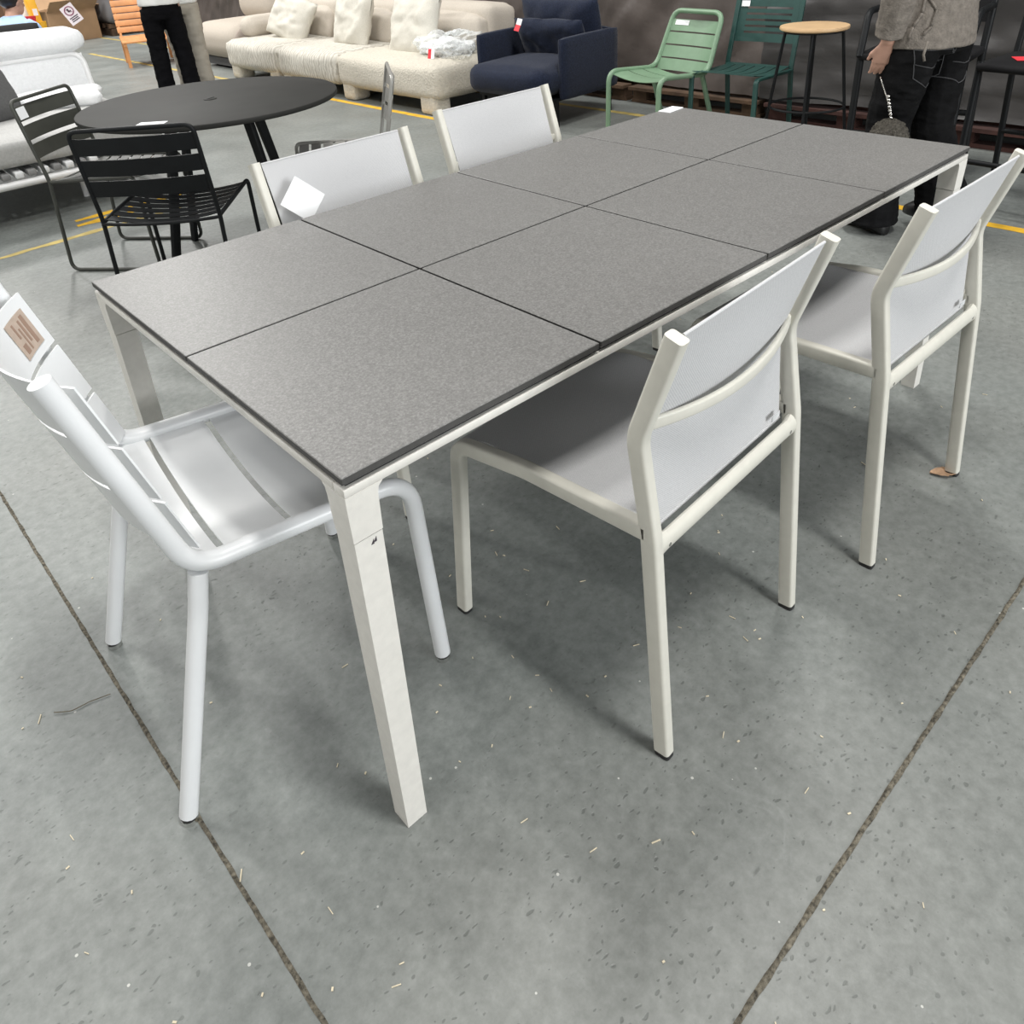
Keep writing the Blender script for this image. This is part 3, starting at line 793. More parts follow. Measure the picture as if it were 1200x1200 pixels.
# ------------------------------------------------------------------ dark green chair
def pine_chair():
    t = thing('metal_chair', 'dark green metal chair with a slotted back panel behind the oak topped stool', 'chair', (4.24, 2.145, 0), math.radians(90 + 2))
    hw = .225; P = rrect(.030, .018, .005)
    for s in (-1, 1):
        bm = B(); sweep(bm, fillet([V(s * hw, .215, 0), V(s * hw, .205, .43), V(s * hw, -.20, .425)], [0, .03, 0], 6), P, (1, 0, 0)); obj('front_leg', bm, 'pine', t, 35)
        bm = B(); sweep(bm, fillet([V(s * hw, -.255, 0), V(s * hw, -.205, .44), V(s * (hw - .005), -.30, .86)], [0, .2, 0], 6), P, (1, 0, 0)); obj('rear_leg', bm, 'pine', t, 35)
    n = 6; w = (2 * hw - .02) / n
    def sz(v): return .448 - .020 * math.sin(PI * v) + .008 * v
    bm = B()
    for k in range(n):
        x0 = -hw + .01 + k * w
        sheet(bm, lambda u, v: V(x0 + (w - .010) * u, -.20 + .42 * v, sz(v)), 2, 14, .004)
    for v0, v1 in ((0, .10), (.90, 1)):
        sheet(bm, lambda u, v: V((2 * u - 1) * (hw - .01), -.20 + .42 * (v0 + (v1 - v0) * v), sz(v0 + (v1 - v0) * v) + .0005), 8, 3, .004)
    obj('seat', bm, 'pine', t, 40)
    bm = B(); ya = lambda z: -.212 - .095 * (z - .44) / .42
    def strip(x0, x1, z0, z1):
        sheet(bm, lambda u, v: V(x0 + (x1 - x0) * u, ya(z0 + (z1 - z0) * v) - .02 * (1 - ((x0 + (x1 - x0) * u) / hw) ** 2), z0 + (z1 - z0) * v), 8, 2, .004)
    hb = hw - .008; sx = hb - .06
    strip(-hb, -sx, .575, .86); strip(sx, hb, .575, .86); strip(-sx, sx, .575, .625)
    for k in range(5):
        z = .625 + k * .036; strip(-sx, sx, z + .013, z + .036)
    strip(-sx, sx, .805, .86)
    bk = obj('back_panel', bm, 'pine', t, 40)
    bm = B(); box(bm, (.17, ya(.80) + .001, .80), (.055, .002, .035), rot=(.2, 0, .12)); obj('sticker', bm, 'paper', bk, 0, label='white sticker')
pine_chair()

def oak_stool():
    t = thing('bar_stool', 'round oak topped bar stool on four thin black legs with a foot ring', 'stool', (4.25, 1.69, 0), .45)
    R = .192; H = .725
    bm = B(); lathe(bm, [(R - .012, H - .022), (R - .002, H - .016), (R, H - .008), (R - .003, H), (.0005, H)], 56); obj('seat', bm, 'wood', t, 40)
    bm = B(); lathe(bm, [(R - .03, H - .034), (R - .03, H - .022), (R - .05, H - .022)], 40); obj('seat_ring', bm, 'black_metal', t, 40)
    for k in range(4):
        a = k * PI / 2; d = V(math.cos(a), math.sin(a), 0)
        bm = B(); tube(bm, [d * (R - .035) + V(0, 0, H - .03), d * (R + .055)], .009, 10); obj('leg', bm, 'black_metal', t)
    zr = .272; rr = R - .035 + .09 * (1 - zr / H)
    bm = B(); tube(bm, [V(rr * math.cos(2 * PI * i / 48), rr * math.sin(2 * PI * i / 48), zr) for i in range(48)], .007, 8, closed=True); obj('foot_ring', bm, 'black_metal', t)
oak_stool()

def bar_chair(label, loc, rz, H=.66, hw=.21, r=.014, arms=True):
    t = thing('bar_chair', label, 'bar chair', loc, rz)
    for s in (-1, 1):
        bm = B(); tube(bm, fillet([V(s * hw, .20, r), V(s * hw, .17, H), V(s * hw, .165, H + .02)], 0), r, 10); obj('front_leg', bm, 'black_metal', t)
        bm = B(); tube(bm, fillet([V(s * hw, -.24, r), V(s * hw, -.19, H - .01), V(s * hw, -.25, H + .30)], .1, 6), r, 10); obj('rear_leg', bm, 'black_metal', t)
        if arms: bm = B(); tube(bm, fillet([V(s * hw, -.235, H + .21), V(s * (hw + .01), .10, H + .21), V(s * hw, .19, H + .0)], [0, .08, 0], 6), r, 10); obj('armrest', bm, 'black_metal', t)
        bm = B(); tube(bm, [V(s * hw, -.24, r), V(s * hw, .20, r)], r, 10); obj('runner', bm, 'black_metal', t)
    for y, z in ((.193, .24), (-.216, .30)):
        bm = B(); tube(bm, [V(-hw, y, z), V(hw, y, z)], r * .9, 10); obj('foot_rail', bm, 'black_metal', t)
    bm = B(); rbox(bm, (0, -.01, H), (hw * 2 + .02, .42, .045), .02, 8, .008); obj('seat', bm, 'dark_black', t, 60)
    bm = B(); sheet(bm, lambda u, v: V((2 * u - 1) * hw, -.215 - .035 * v - .03 * (1 - (2 * u - 1) ** 2), H + .13 + .17 * v), 10, 4, .012); obj('backrest', bm, 'dark_black', t, 50)
    return t
M['dark_black'] = mat('black_seat_pad', (0.009, 0.009, 0.010), 0.8, var=0.2, spec=0.2)
bar_chair('black bar chair with curved armrest behind the walking man', (4.13, 1.025, 0), math.radians(90 + 8), .63, .245, .018)
bar_chair('black bar chair carrying a red and white tag on its seat', (3.86, .37, 0), math.radians(90 - 4), arms=False)
t = thing('price_tag', 'red and white folded tag lying on the black bar chair seat', 'tag', (3.80, .44, .690), .55)
bm = B(); box(bm, (0, -.028, 0), (.10, .050, .002)); obj('card', bm, 'paper', t, 0)
bm = B(); box(bm, (0, .022, 0.0005), (.10, .050, .002)); obj('card', bm, 'red', t, 0, label='red half')

# ------------------------------------------------------------------ pallets under the tarpaulin
def pallet(y, label, m):
    t = thing('pallet', label, 'pallet', (5.24, y, 0), 0, 'pallets along the foot of the tarpaulin')
    for x in (-.36, 0, .36):
        for yy in (-.5, 0, .5):
            bm = B(); box(bm, (x, yy, .065), (.10, .13, .075)); obj('block', bm, m, t, 0)
    for x in (-.36, 0, .36):
        bm = B(); box(bm, (x, 0, .014), (.10, 1.16, .026)); obj('bottom_board', bm, m, t, 0)
    for x in (-.40, -.2, 0, .2, .40):
        bm = B(); box(bm, (x, 0, .115), (.12, 1.16, .024)); obj('top_board', bm, m, t, 0)
for y, m, l in ((4.15, 'pallet', 'wooden pallet behind the navy armchair'), (2.93, 'pallet', 'brown wooden pallet behind the sage green chair'), (1.71, 'pallet_red', 'reddish wooden pallet behind the oak topped stool'), (.49, 'pallet_red', 'reddish wooden pallet behind the black bar chair with the tag'), (-.73, 'pallet', 'wooden pallet at the far right end of the tarpaulin')):
    pallet(y, l, m)

# ------------------------------------------------------------------ white daybed on the left
def daybed():
    t = thing('daybed', 'white outdoor daybed with a grey mattress on webbing straps and a white end panel', 'daybed', (0, 0, 0))
    x0, x1, y0, y1 = -.85, 1.42, 4.30, 5.72
    r = .022
    for z in (.235,):
        bm = B(); tube(bm, fillet([V(x0, y0, z), V(x1, y0 + .02, z), V(x1, y1, z), V(x0, y1, z)], .06, 6, closed=True), r, 12, closed=True); obj('frame', bm, 'white_metal', t)
    for x in (x0 + .1, x1 - .5):
        for y in (y0 + .35, y1 - .06):
            bm = B(); tube(bm, [V(x, y, 0), V(x, y, .24)], .02); obj('leg', bm, 'white_metal', t)
    k = 0
    x = x0 + .05
    while x < x1 - .04:
        bm = B(); box(bm, (x, (y0 + y1) / 2, .285), (.045, y1 - y0 + .01, .035), bev=.008); obj('strap', bm, 'strap' if k % 2 else 'white_fabric', t, 40); x += .0665; k += 1
    bm = B(); rbox(bm, ((x0 + x1) / 2 - .02, (y0 + y1) / 2, .395), (x1 - x0 - .06, y1 - y0 - .02, .16), .045, 14, .008, .006, 4, 2.0); obj('mattress', bm, 'grey_fabric', t, 180)
    # upright panel with a tube rim along the far side
    ya = 5.42
    rim = [V(-.75, ya, .44), V(-.75, ya + .03, .755), V(1.335, ya + .03, .755), V(1.35, ya, .44)]
    bm = B(); tube(bm, fillet(rim, [0, .09, .09, 0], 8), .020, 12); pr = obj('panel_rim', bm, 'white_metal', t)
    bm = B(); sheet(bm, lambda u, v: V(-.74 + 2.08 * u, ya + .03 * v, .44 + .31 * v), 4, 4, .012); obj('end_panel', bm, 'white_fabric', t, 50)
    bm = B(); rbox(bm, (.42, 4.97, .62), (.72, .22, .36), .08, 14, .02, .01, 5, 3.0, rot=(-.42, 0, .35)); obj('back_cushion', bm, 'dark_fabric', t, 180)
    bm = B(); rbox(bm, (1.02, 5.16, .52), (.55, .30, .10), .045, 14, .01, .03, 8, 5.0, rot=(0, 0, -.3)); obj('folded_cover', bm, 'white_fabric', t, 180)
daybed()
bm = B(); rbox(bm, (0, 0, 0), (1.75, .25, .155), .075, 20, .01, .012, 5, 6.0, rot=(0, 0, -.02))
tag(obj('bolster', bm, 'white_fabric', smooth=180), 'puffy white bolster lying along the top of the white daybed panel', 'cushion', loc=(.50, 5.52, .842), rot=(0, 0.0, 0))

# sign card standing behind the bolster
t = thing('sign_card', 'tilted pink white no sitting card on the bolster corner before the cardboard boxes', 'sign', (1.350, 5.45, .995))
t.rotation_euler = (0, 0, math.radians(-14))
S = Matrix.Rotation(math.radians(-27), 4, 'Y') @ Matrix.Scale(.82, 4)
bm = B(); box(bm, (0, 0, .0), (.105, .002, .150), rot=S); obj('card', bm, 'paper_pink', t, 0)
bm = B(); tube(bm, [S @ V(.033 * math.cos(2 * PI * i / 28), -.0025, .028 + .033 * math.sin(2 * PI * i / 28)) for i in range(28)], .0035, 6, closed=True, up=(0, 1, 0))
sweep(bm, [S @ V(-.022, -.0025, .050), S @ V(.022, -.0025, .006)], rrect(.004, .002, .0005), (0, 1, 0)); obj('symbol', bm, 'ink_red', t, 0)
bm = B(); box(bm, S @ V(-.004, -.0022, .034), (.014, .0015, .026), rot=S); box(bm, S @ V(.006, -.0022, .024), (.018, .0015, .012), rot=S); obj('symbol', bm, 'ink', t, 0)
bm = B()
for k, w in enumerate((.075, .060, .068)): box(bm, S @ V(0, -.0022, -.024 - k * .014), (w, .0015, .007), rot=S)
obj('lettering', bm, 'ink', t, 0)

# ------------------------------------------------------------------ far left corner
def far_corner():
    # open cardboard box
    def carton(label, loc, rz, s, m, flaps):
        t = thing('cardboard_box', label, 'box', loc, rz, None); w, d, h = s
        bm = B()
        for c, q in (((-w / 2, 0, h / 2), (.012, d, h)), ((w / 2, 0, h / 2), (.012, d, h)), ((0, -d / 2, h / 2), (w, .012, h)), ((0, d / 2, h / 2), (w, .012, h)), ((0, 0, .006), (w, d, .012))): box(bm, c, q)
        obj('body', bm, m, t, 0)
        if flaps:
            for s_ in (-1, 1):
                bm = B(); box(bm, (s_ * (w / 2 + .14), 0, h + .02), (.30, d, .012), rot=(0, s_ * .15, 0)); obj('flap', bm, m, t, 0)
                bm = B(); box(bm, (0, s_ * (d / 2 + .10), h + .07), (w, .26, .012), rot=(s_ * .7, 0, 0)); obj('flap', bm, m, t, 0)
        else:
            bm = B(); box(bm, (0, 0, h - .006), (w - .01, d - .01, .012)); obj('lid', bm, m, t, 0)
            bm = B(); box(bm, (0, 0, h + .001), (.05, d, .002)); obj('tape', bm, 'tan', t, 0)
    carton('open brown cardboard box with spread flaps near the grey covered stack', (3.85, 15.1, 0), .25, (.85, .70, .50), 'cardboard', True)
    carton('large closed cardboard box standing behind the open one', (3.9, 16.7, 0), .2, (1.5, .8, 1.1), 'cardboard_dark', False)
    t = thing('covered_stack', 'grey covered stack of goods on a pallet behind the orange wooden lounge chair', 'stack', (5.0, 15.4, 0), 0)
    bm = B(); rbox(bm, (0, 0, .95), (1.1, 1.5, 1.5), .12, 12, .02, .03, 3, 1.0); obj('cover', bm, 'wrap', t, 180)
    for x in (-.45, 0, .45):
        bm = B(); box(bm, (x, 0, .06), (.10, 1.3, .12)); obj('runner', bm, 'pallet', t, 0)
    for y in (-.6, -.3, 0, .3, .6):
        bm = B(); box(bm, (0, y, .165), (1.05, .10, .07)); obj('board', bm, 'pallet', t, 0)
    # slatted lounge chair
    t = thing('lounge_chair', 'orange wooden slatted lounge chair partly hidden by the black trousers', 'chair', (3.58, 10.56, 0), math.radians(-16))
    W = .62
    for k in range(7):
        bm = B(); box(bm, (0, -.36 + k * .085, .30 + .004 * k), (W, .075, .022), bev=.004); obj('seat_slat', bm, 'orange_wood', t, 30)
    for k in range(9):
        a = .10 + k * .084; bm = B(); box(bm, (0, .22 + a * .34, .31 + a * .94), (W, .022, .072), rot=(-.35, 0, 0), bev=.004); obj('back_slat', bm, 'orange_wood', t, 30)
    for s in (-1, 1):
        bm = B(); box(bm, (s * (W / 2 - .03), -.02, .277), (.035, .74, .04)); obj('side_rail', bm, 'orange_wood', t, 30)
        bm = B(); sweep(bm, [V(s * (W / 2 - .03), .22, .28), V(s * (W / 2 - .03), .53, 1.09)], rrect(.03, .04, .004), (1, 0, 0)); obj('back_stile', bm, 'orange_wood', t, 30)
        for y in (-.34, .26):
            bm = B(); box(bm, (s * (W / 2 - .03), y, .13), (.04, .045, .26)); obj('leg', bm, 'orange_wood', t, 30)
    # desk with odds and ends behind the daybed
    t = thing('desk', 'pale desk with coloured cups beyond the white daybed, before the person in light blue', 'desk', (1.37, 8.47, 0), 0)
    bm = B(); box(bm, (0, 0, .675), (1.05, .62, .03), bev=.004); obj('desktop', bm, 'white_metal', t, 30)
    for x in (-.49, .49):
        for y in (-.27, .27):
            bm = B(); box(bm, (x, y, .330), (.04, .04, .66)); obj('leg', bm, 'white_metal', t, 0)
    t = thing('office_chair', 'black chair whose low back shows behind the white bolster under the light blue shirt', 'chair', (1.47, 7.84, 0), math.radians(-8))
    bm = B(); rbox(bm, (0, -.20, .635), (.42, .035, .39), .015, 8, .004); obj('backrest', bm, 'rubber', t, 60)
    bm = B(); rbox(bm, (0, .03, .345), (.42, .40, .05), .02, 8, .006); obj('seat', bm, 'rubber', t, 60)
    for x in (-.18, .18):
        for y in (-.19, .20):
            bm = B(); tube(bm, [V(x, y, 0), V(x, y, .34 if y > 0 else .48)], .013, 8); obj('leg', bm, 'black_metal', t)
    bm = B(); lathe(bm, [(.038, 0), (.056, .155), (.052, .155), (.034, .01)], 24); tag(obj('plastic_cup', bm, 'red'), 'red tapered cup on the desk beyond the white bolster', 'cup', loc=(1.745, 8.24, .69))
    bm = B(); lathe(bm, [(.035, 0), (.045, .10), (.041, .10), (.031, .01)], 24); tag(obj('plastic_cup', bm, 'orange_yellow'), 'small yellow cup on the desk before the cardboard boxes', 'cup', loc=(1.83, 8.22, .69))
    t = thing('storage_bottle', 'tall white bottle standing behind the red cup on the desk', 'bottle', (1.79, 8.62, .69))
    bm = B(); lathe(bm, [(.085, 0), (.09, .02), (.085, .30), (.05, .40), (.03, .44)], 24); obj('body', bm, 'white_metal', t)
    bm = B(); lathe(bm, [(.034, .435), (.034, .48), (.02, .482)], 20); obj('cap', bm, 'white_metal', t)
    t = thing('storage_bin', 'yellow upright file box beside the tall white bottle', 'box', (1.835, 8.40, .69), 0)
    bm = B(); box(bm, (0, 0, .15), (.075, .12, .30), rot=(0, -.08, 0), bev=.006); obj('body', bm, 'orange_yellow', t, 30)
    bm = B(); box(bm, (0, -.062, .18), (.04, .004, .06)); obj('label_plate', bm, 'paper', t, 0)
far_corner()

# ------------------------------------------------------------------ people
def head_bits(bm, c, R, face=(0, 1, 0), s=1.0):
    """skull, jaw, nose, ears added to the body volume; c = head centre"""
    c = Vector(c)
    q = Vector((0, 1, 0)).rotation_difference(Vector(face).normalized())
    def P(x, y, z): return c + q @ (Vector((x, y, z)) * s)
    def blob(p, rx, ry, rz):
        t = bmesh.new(); bmesh.ops.create_uvsphere(t, u_segments=18, v_segments=12, radius=1.0)
        merge(bm, t, Matrix.Translation(p) @ q.to_matrix().to_4x4() @ Matrix.Diagonal((rx * s, ry * s, rz * s, 1)))
    blob(P(0, -.01, .025), .076, .095, .095); blob(P(0, .022, -.045), .058, .068, .075)
    blob(P(0, .094, -.012), .011, .016, .020); blob(P(0, .075, -.055), .024, .014, .008)
    for k in (-1, 1): blob(P(k * .077, -.005, -.005), .010, .018, .030); blob(P(k * .032, .078, .018), .014, .010, .008)

def hand(bm, wrist, d, palm_n, side, s=1.0):
    """palm with five separate curled fingers; d = pointing direction, palm_n = palm normal, side = thumb direction"""
    w = Vector(wrist); d = Vector(d).normalized(); n = Vector(palm_n); n = (n - d * n.dot(d)).normalized(); sd = Vector(side); sd = (sd - d * sd.dot(d) - n * sd.dot(n)).normalized()
    rings = []
    for a, wd, th in ((-.01, .026, .020), (.02, .034, .017), (.06, .041, .015), (.085, .039, .013)):
        rings.append([w + d * (a * s) + sd * (x * s) + n * (y * s) for x, y in circ(wd, 14, th)])
    loft(bm, rings)
    for k, ln in ((1.0, .070), (.33, .080), (-.33, .075), (-1.0, .058)):
        b = w + (d * .075 + sd * (k * .033)) * s
        p1 = b + (d * .030 + n * .004) * s; p2 = p1 + (d * ln * .38 + n * ln * .18) * s; p3 = p2 + (d * ln * .18 + n * ln * .34) * s
        rr = [.0090 * s, .0088 * s, .0078 * s, .0064 * s]
        pts = [b, p1, p2, p3]
        rings = []
        for i, p in enumerate(pts):
            t = (pts[min(i + 1, 3)] - pts[max(i - 1, 0)]).normalized()
            rings.append(ell(p, rr[i], rr[i], 8, t))
        loft(bm, rings)
    b = w + (d * .022 + sd * .026) * s; p1 = b + (d * .030 + sd * .022 + n * .008) * s; p2 = p1 + (d * .030 + sd * .006 + n * .012) * s
    pts = [b, p1, p2]
    loft(bm, [ell(p, r * s, r * s, 8, (pts[min(i + 1, 2)] - pts[max(i - 1, 0)])) for i, (p, r) in enumerate(zip(pts, (.013, .011, .008)))])

def hair_cap(c, s=1.0, long=0.0):
    bm = B(); t = bmesh.new(); bmesh.ops.create_uvsphere(t, u_segments=24, v_segments=16, radius=1.0)
    for v in t.verts:
        p = v.co.copy(); k = 1.0
        if p.y > .35 and p.z < .45: k = .80
        v.co = V(p.x * .086 * k, p.y * .106 * k - .012, p.z * (.106 if p.z > 0 else .075 + long) + .03) * s
        v.co += v.co.normalized() * .006 * noise.noise(v.co * 60)
    merge(bm, t, Matrix.Translation(c)); return bm

def standing(name_label, loc, rz, H, trouser_m, top_m, legs, arms, voxel=.011, hem_r=.085, top_hem=.88, sleeve=.95, hair_long=0.02, wide=1.0, hip=.165, with_tie=False, hands_s=1.0, trousers_top=.98):
    """legs: ((knee, ankle), (knee, ankle)) left then right; arms: ((elbow, wrist), ...)"""
    t = thing('person', name_label, 'person', loc, rz); k = H / 1.75
    sh = 1.43 * k; n = 18
    # body: one continuous surface
    bm = B()
    loft(bm, [ell((0, 0, z * k), rx, ry, n) for z, rx, ry in ((.86, .150, .105), (.95, .155, .11), (1.06, .130, .095), (1.20, .150, .11), (1.34, .170, .11), (1.42, .150, .09), (1.47, .07, .065), (1.53, .052, .056), (1.60, .05, .055))])
    for s, (kn, an) in zip((-1, 1), legs):
        limb(bm, [V(s * .085, 0, .92 * k), V(s * .090, .01, .80 * k), (Vector((s * .09, 0, .8 * k)) + Vector(kn)) / 2, kn, (Vector(kn) + Vector(an)) / 2 + V(0, -.012, .03), an], [.085, .088, .075, .055, .052, .036])
        a = Vector(an); dirv = V(0, 1, 0)
        loft(bm, [ell(a + V(0, y, dz - .02), w, h, 12, (0, 1, 0)) for y, dz, w, h in ((-.055, -.03, .024, .030), (-.01, -.02, .028, .040), (.06, -.040, .032, .022), (.12, -.048, .032, .016), (.155, -.052, .022, .010))])
    for s, (el, wr) in zip((-1, 1), arms):
        limb(bm, [V(s * .150, 0, sh - .01), V(s * .185, 0, sh - .05), (V(s * .195, 0, sh - .08) + Vector(el)) / 2, el, (Vector(el) + Vector(wr)) / 2, wr], [.055, .055, .046, .040, .038, .026])
        d = (Vector(wr) - Vector(el)).normalized()
        hand(bm, Vector(wr), d, V(-s * .6, .8, 0), V(-s * .35, .9, 0) , hands_s)
    head_bits(bm, (0, .015, 1.655 * k), None, s=k)
    obj('body', remesh(bm, voxel, 4), 'skin', t, 180)
    obj('hair', hair_cap(V(0, .005, 1.665 * k), k, hair_long), 'hair', t, 180)
    # trousers
    bm = B()
    loft(bm, [ell((0, 0, z * k), rx, ry, n) for z, rx, ry in ((.79, hip, .118), (.86, hip + .012, .138), (.92, hip + .006, .132), (trousers_top, hip - .012, .115))])
    for s, (kn, an) in zip((-1, 1), legs):
        kn, an = Vector(kn), Vector(an)
        p0 = V(s * .088, 0, .88 * k); p1 = V(s * .092, .008, .78 * k)
        hemp = an + V(0, .01, -.035)
        limb(bm, [p0, p1, (p1 + kn) / 2, kn, kn * .5 + hemp * .5, hemp], [(.092 * wide, .112 * wide), (.093 * wide, .108 * wide), (.088 * wide, .096 * wide), (.078 * wide + .004, .084 * wide), ((hem_r + .075) / 2, (hem_r + .078) / 2), hem_r])
    tb = remesh(bm, voxel, 5)
    for v in tb.verts:
        v.co += v.normal * (.006 * noise.fractal(V(v.co.x * 9, v.co.y * 9, v.co.z * 22), .8, 2, 3))
    tr = obj('trousers', tb, trouser_m, t, 180)
    # shoes
    for s, (kn, an) in zip((-1, 1), legs):
        a = Vector(an); base = a.z - .085
        bm = B(); loft(bm, [ell(V(a.x, a.y + y, base + h + .004), w, h, 14, (0, 1, 0), .8) for y, w, h in ((-.088, .020, .022), (-.07, .042, .050), (-.02, .046, .066), (.05, .048, .054), (.11, .052, .044), (.165, .046, .036), (.205, .024, .022))])
        obj('shoe', bm, 'shoe', t, 180)
    # top
    bm = B()
    loft(bm, [ell((0, 0, z * k), rx, ry, n) for z, rx, ry in ((top_hem, hip + .026, .150), (top_hem + .06, hip + .022, .146), (1.06, .165, .128), (1.20, .178, .135), (1.34, .190, .132), (1.42, .165, .105), (1.475, .085, .075))])
    for s, (el, wr) in zip((-1, 1), arms):
        el, wr = Vector(el), Vector(wr); cuff = el + (wr - el) * sleeve
        limb(bm, [V(s * .150, 0, sh - .01), V(s * .190, 0, sh - .05), (V(s * .195, 0, sh - .08) + el) / 2, el, (el + cuff) / 2, cuff], [.068, .072, .066, .062, .062, .058])
    tb = remesh(bm, voxel, 5)
    for v in tb.verts:
        v.co += v.normal * (.004 * noise.fractal(V(v.co.x * 10, v.co.y * 10, v.co.z * 18 + 4), .8, 2, 3))
    tp = obj('jacket' if with_tie else 'shirt', tb, top_m, t, 180)
    return t, tr, tp

# the man walking past the far end of the table (forward = +y of his own frame)
man, trs, jk = standing('person in grey brown jacket and black jeans walking past the far table end', (3.27, .655, 0), math.radians(-17), 1.74, 'denim', 'grey_knit',
    (((-.095, .06, .48), (-.105, .06, .085)), ((.095, .0, .47), (.105, -.15, .125))),
    (((-.235, -.035, 1.11), (-.205, .03, .835)), ((.26, -.02, 1.11), (.22, .10, .88))),
    voxel=.005, hem_r=.115, top_hem=.815, sleeve=.90, wide=1.08, hip=.172, with_tie=True, hands_s=1.0, trousers_top=.96)
# jean pockets and seams, laid on the cloth
from mathutils.bvhtree import BVHTree
def laid(o, pts, ang, r, step=.012, off=.001):
    me = o.data; bv = BVHTree.FromPolygons([v.co for v in me.vertices], [p.vertices for p in me.polygons])
    n = V(math.sin(ang), -math.cos(ang), 0); tx = V(math.cos(ang), math.sin(ang), 0)     # outward direction, sideways direction
    out = []; bm = B()
    for (x0, z0), (x1, z1) in zip(pts, pts[1:]):
        m_ = max(2, int(math.hypot(x1 - x0, z1 - z0) / step)); line = []
        for i in range(m_ + 1):
            x, z = x0 + (x1 - x0) * i / m_, z0 + (z1 - z0) * i / m_
            h = bv.ray_cast(n * 1.0 + tx * x + V(0, 0, z), -n)[0]
            if h is not None: line.append(h + n * off)
        if len(line) > 1: tube(bm, line, r, 5)
    return bm
for ang, cx in ((-.42, -.035), (.55, .03)):
    P_ = [(cx + a, z) for a, z in ((-.088, .812), (.080, .805), (.074, .695), (.0, .655), (-.072, .700), (-.088, .812))]
    obj('pocket', laid(trs, P_, ang, .0022), 'denim_seam', trs, 0)
    obj('pocket_seam', laid(trs, [(cx - .076, .755), (cx, .735), (cx + .076, .755)], ang, .0018), 'denim_seam', trs, 0)
obj('back_seam', laid(trs, [(0, .80), (0, .72)], 0.02, .002), 'denim_seam', trs, 0)
# jacket tie hanging at the side of the back
T_ = [(-.045, 1.02), (-.05, .95), (-.075, .90), (-.085, .855)]
bm = laid(jk, T_, -.85, .006, off=.004)
merge(bm, laid(jk, [(-.045, 1.02), (.0, .96), (-.01, .90), (-.035, .87)], -.85, .005, off=.004))
tube(bm, [V(-.165, -.125, .85), V(-.17, -.12, .80), V(-.165, -.125, .775)], .005, 6)
obj('tie', bm, 'grey_knit', jk, 180)
# shoe marking
bm = B(); tube(bm, [V(-.105 - .044, .09, .03), V(-.105 - .046, .13, .05), V(-.105 - .043, .16, .03)], .006, 6); obj('shoe_stripe', bm, 'paper', man, 180, label='white shoe stripe')
# pouch hanging from his left hand
t = thing('pouch', 'fluffy grey drawstring pouch hanging from the hand of the walking person', 'bag', (3.050, .667, .468))
bm = B(); q = bmesh.new(); bmesh.ops.create_icosphere(q, subdivisions=5, radius=1.0)
for v in q.verts:
    d = v.co.normalized(); k = 1 + .10 * noise.fractal(d * 5, .6, 2.2, 4) + .05 * noise.noise(d * 30)
    v.co = V(d.x * .076 * k, d.y * .076 * k, d.z * .074 * k)
merge(bm, q); obj('body', bm, 'fur', t, 180)
bm = B(); pts = [V(0, 0, .07), V(.003, .008, .11), V(.012, .040, .165), V(.020, .070, .215), V(.026, .082, .235)]
tube(bm, pts, .003, 6)
for i in range(7):
    q = bmesh.new(); bmesh.ops.create_icosphere(q, subdivisions=2, radius=.0075); merge(bm, q, Matrix.Translation((.001 * i, .002 + .0045 * i, .080 + i * .014)))
obj('strap', bm, 'silver', t, 180)

d = Vector((.938, -.345, 0)); ang = math.atan2(.938, .345) - PI / 2   # shoulders across the view
p1, _, _ = standing('person in slim black trousers and white top standing beyond the round table', (2.56, 7.10, 0), math.radians(-20), 1.70, 'black_cloth', 'white_shirt',
    (((-.10, .01, .48), (-.10, -.02, .085)), ((.115, .01, .48), (.135, -.02, .085))), (((-.22, .06, 1.12), (-.16, .22, 1.0)), ((.22, .06, 1.12), (.16, .22, 1.0))), hem_r=.080, top_hem=.915, wide=.98, hip=.158, trousers_top=1.0)
p2, _, _ = standing('person in stone coloured trousers and white top standing close beside the black trousers', (2.79, 7.26, 0), math.radians(-28), 1.72, 'stone_cloth', 'white_shirt',
    (((-.07, .01, .48), (-.05, -.02, .085)), ((.09, .01, .48), (.11, -.02, .085))), (((-.22, .06, 1.12), (-.16, .20, 1.0)), ((.22, .06, 1.12), (.16, .22, 1.0))), hem_r=.085, top_hem=.885, wide=1.0, hip=.155, trousers_top=1.0)

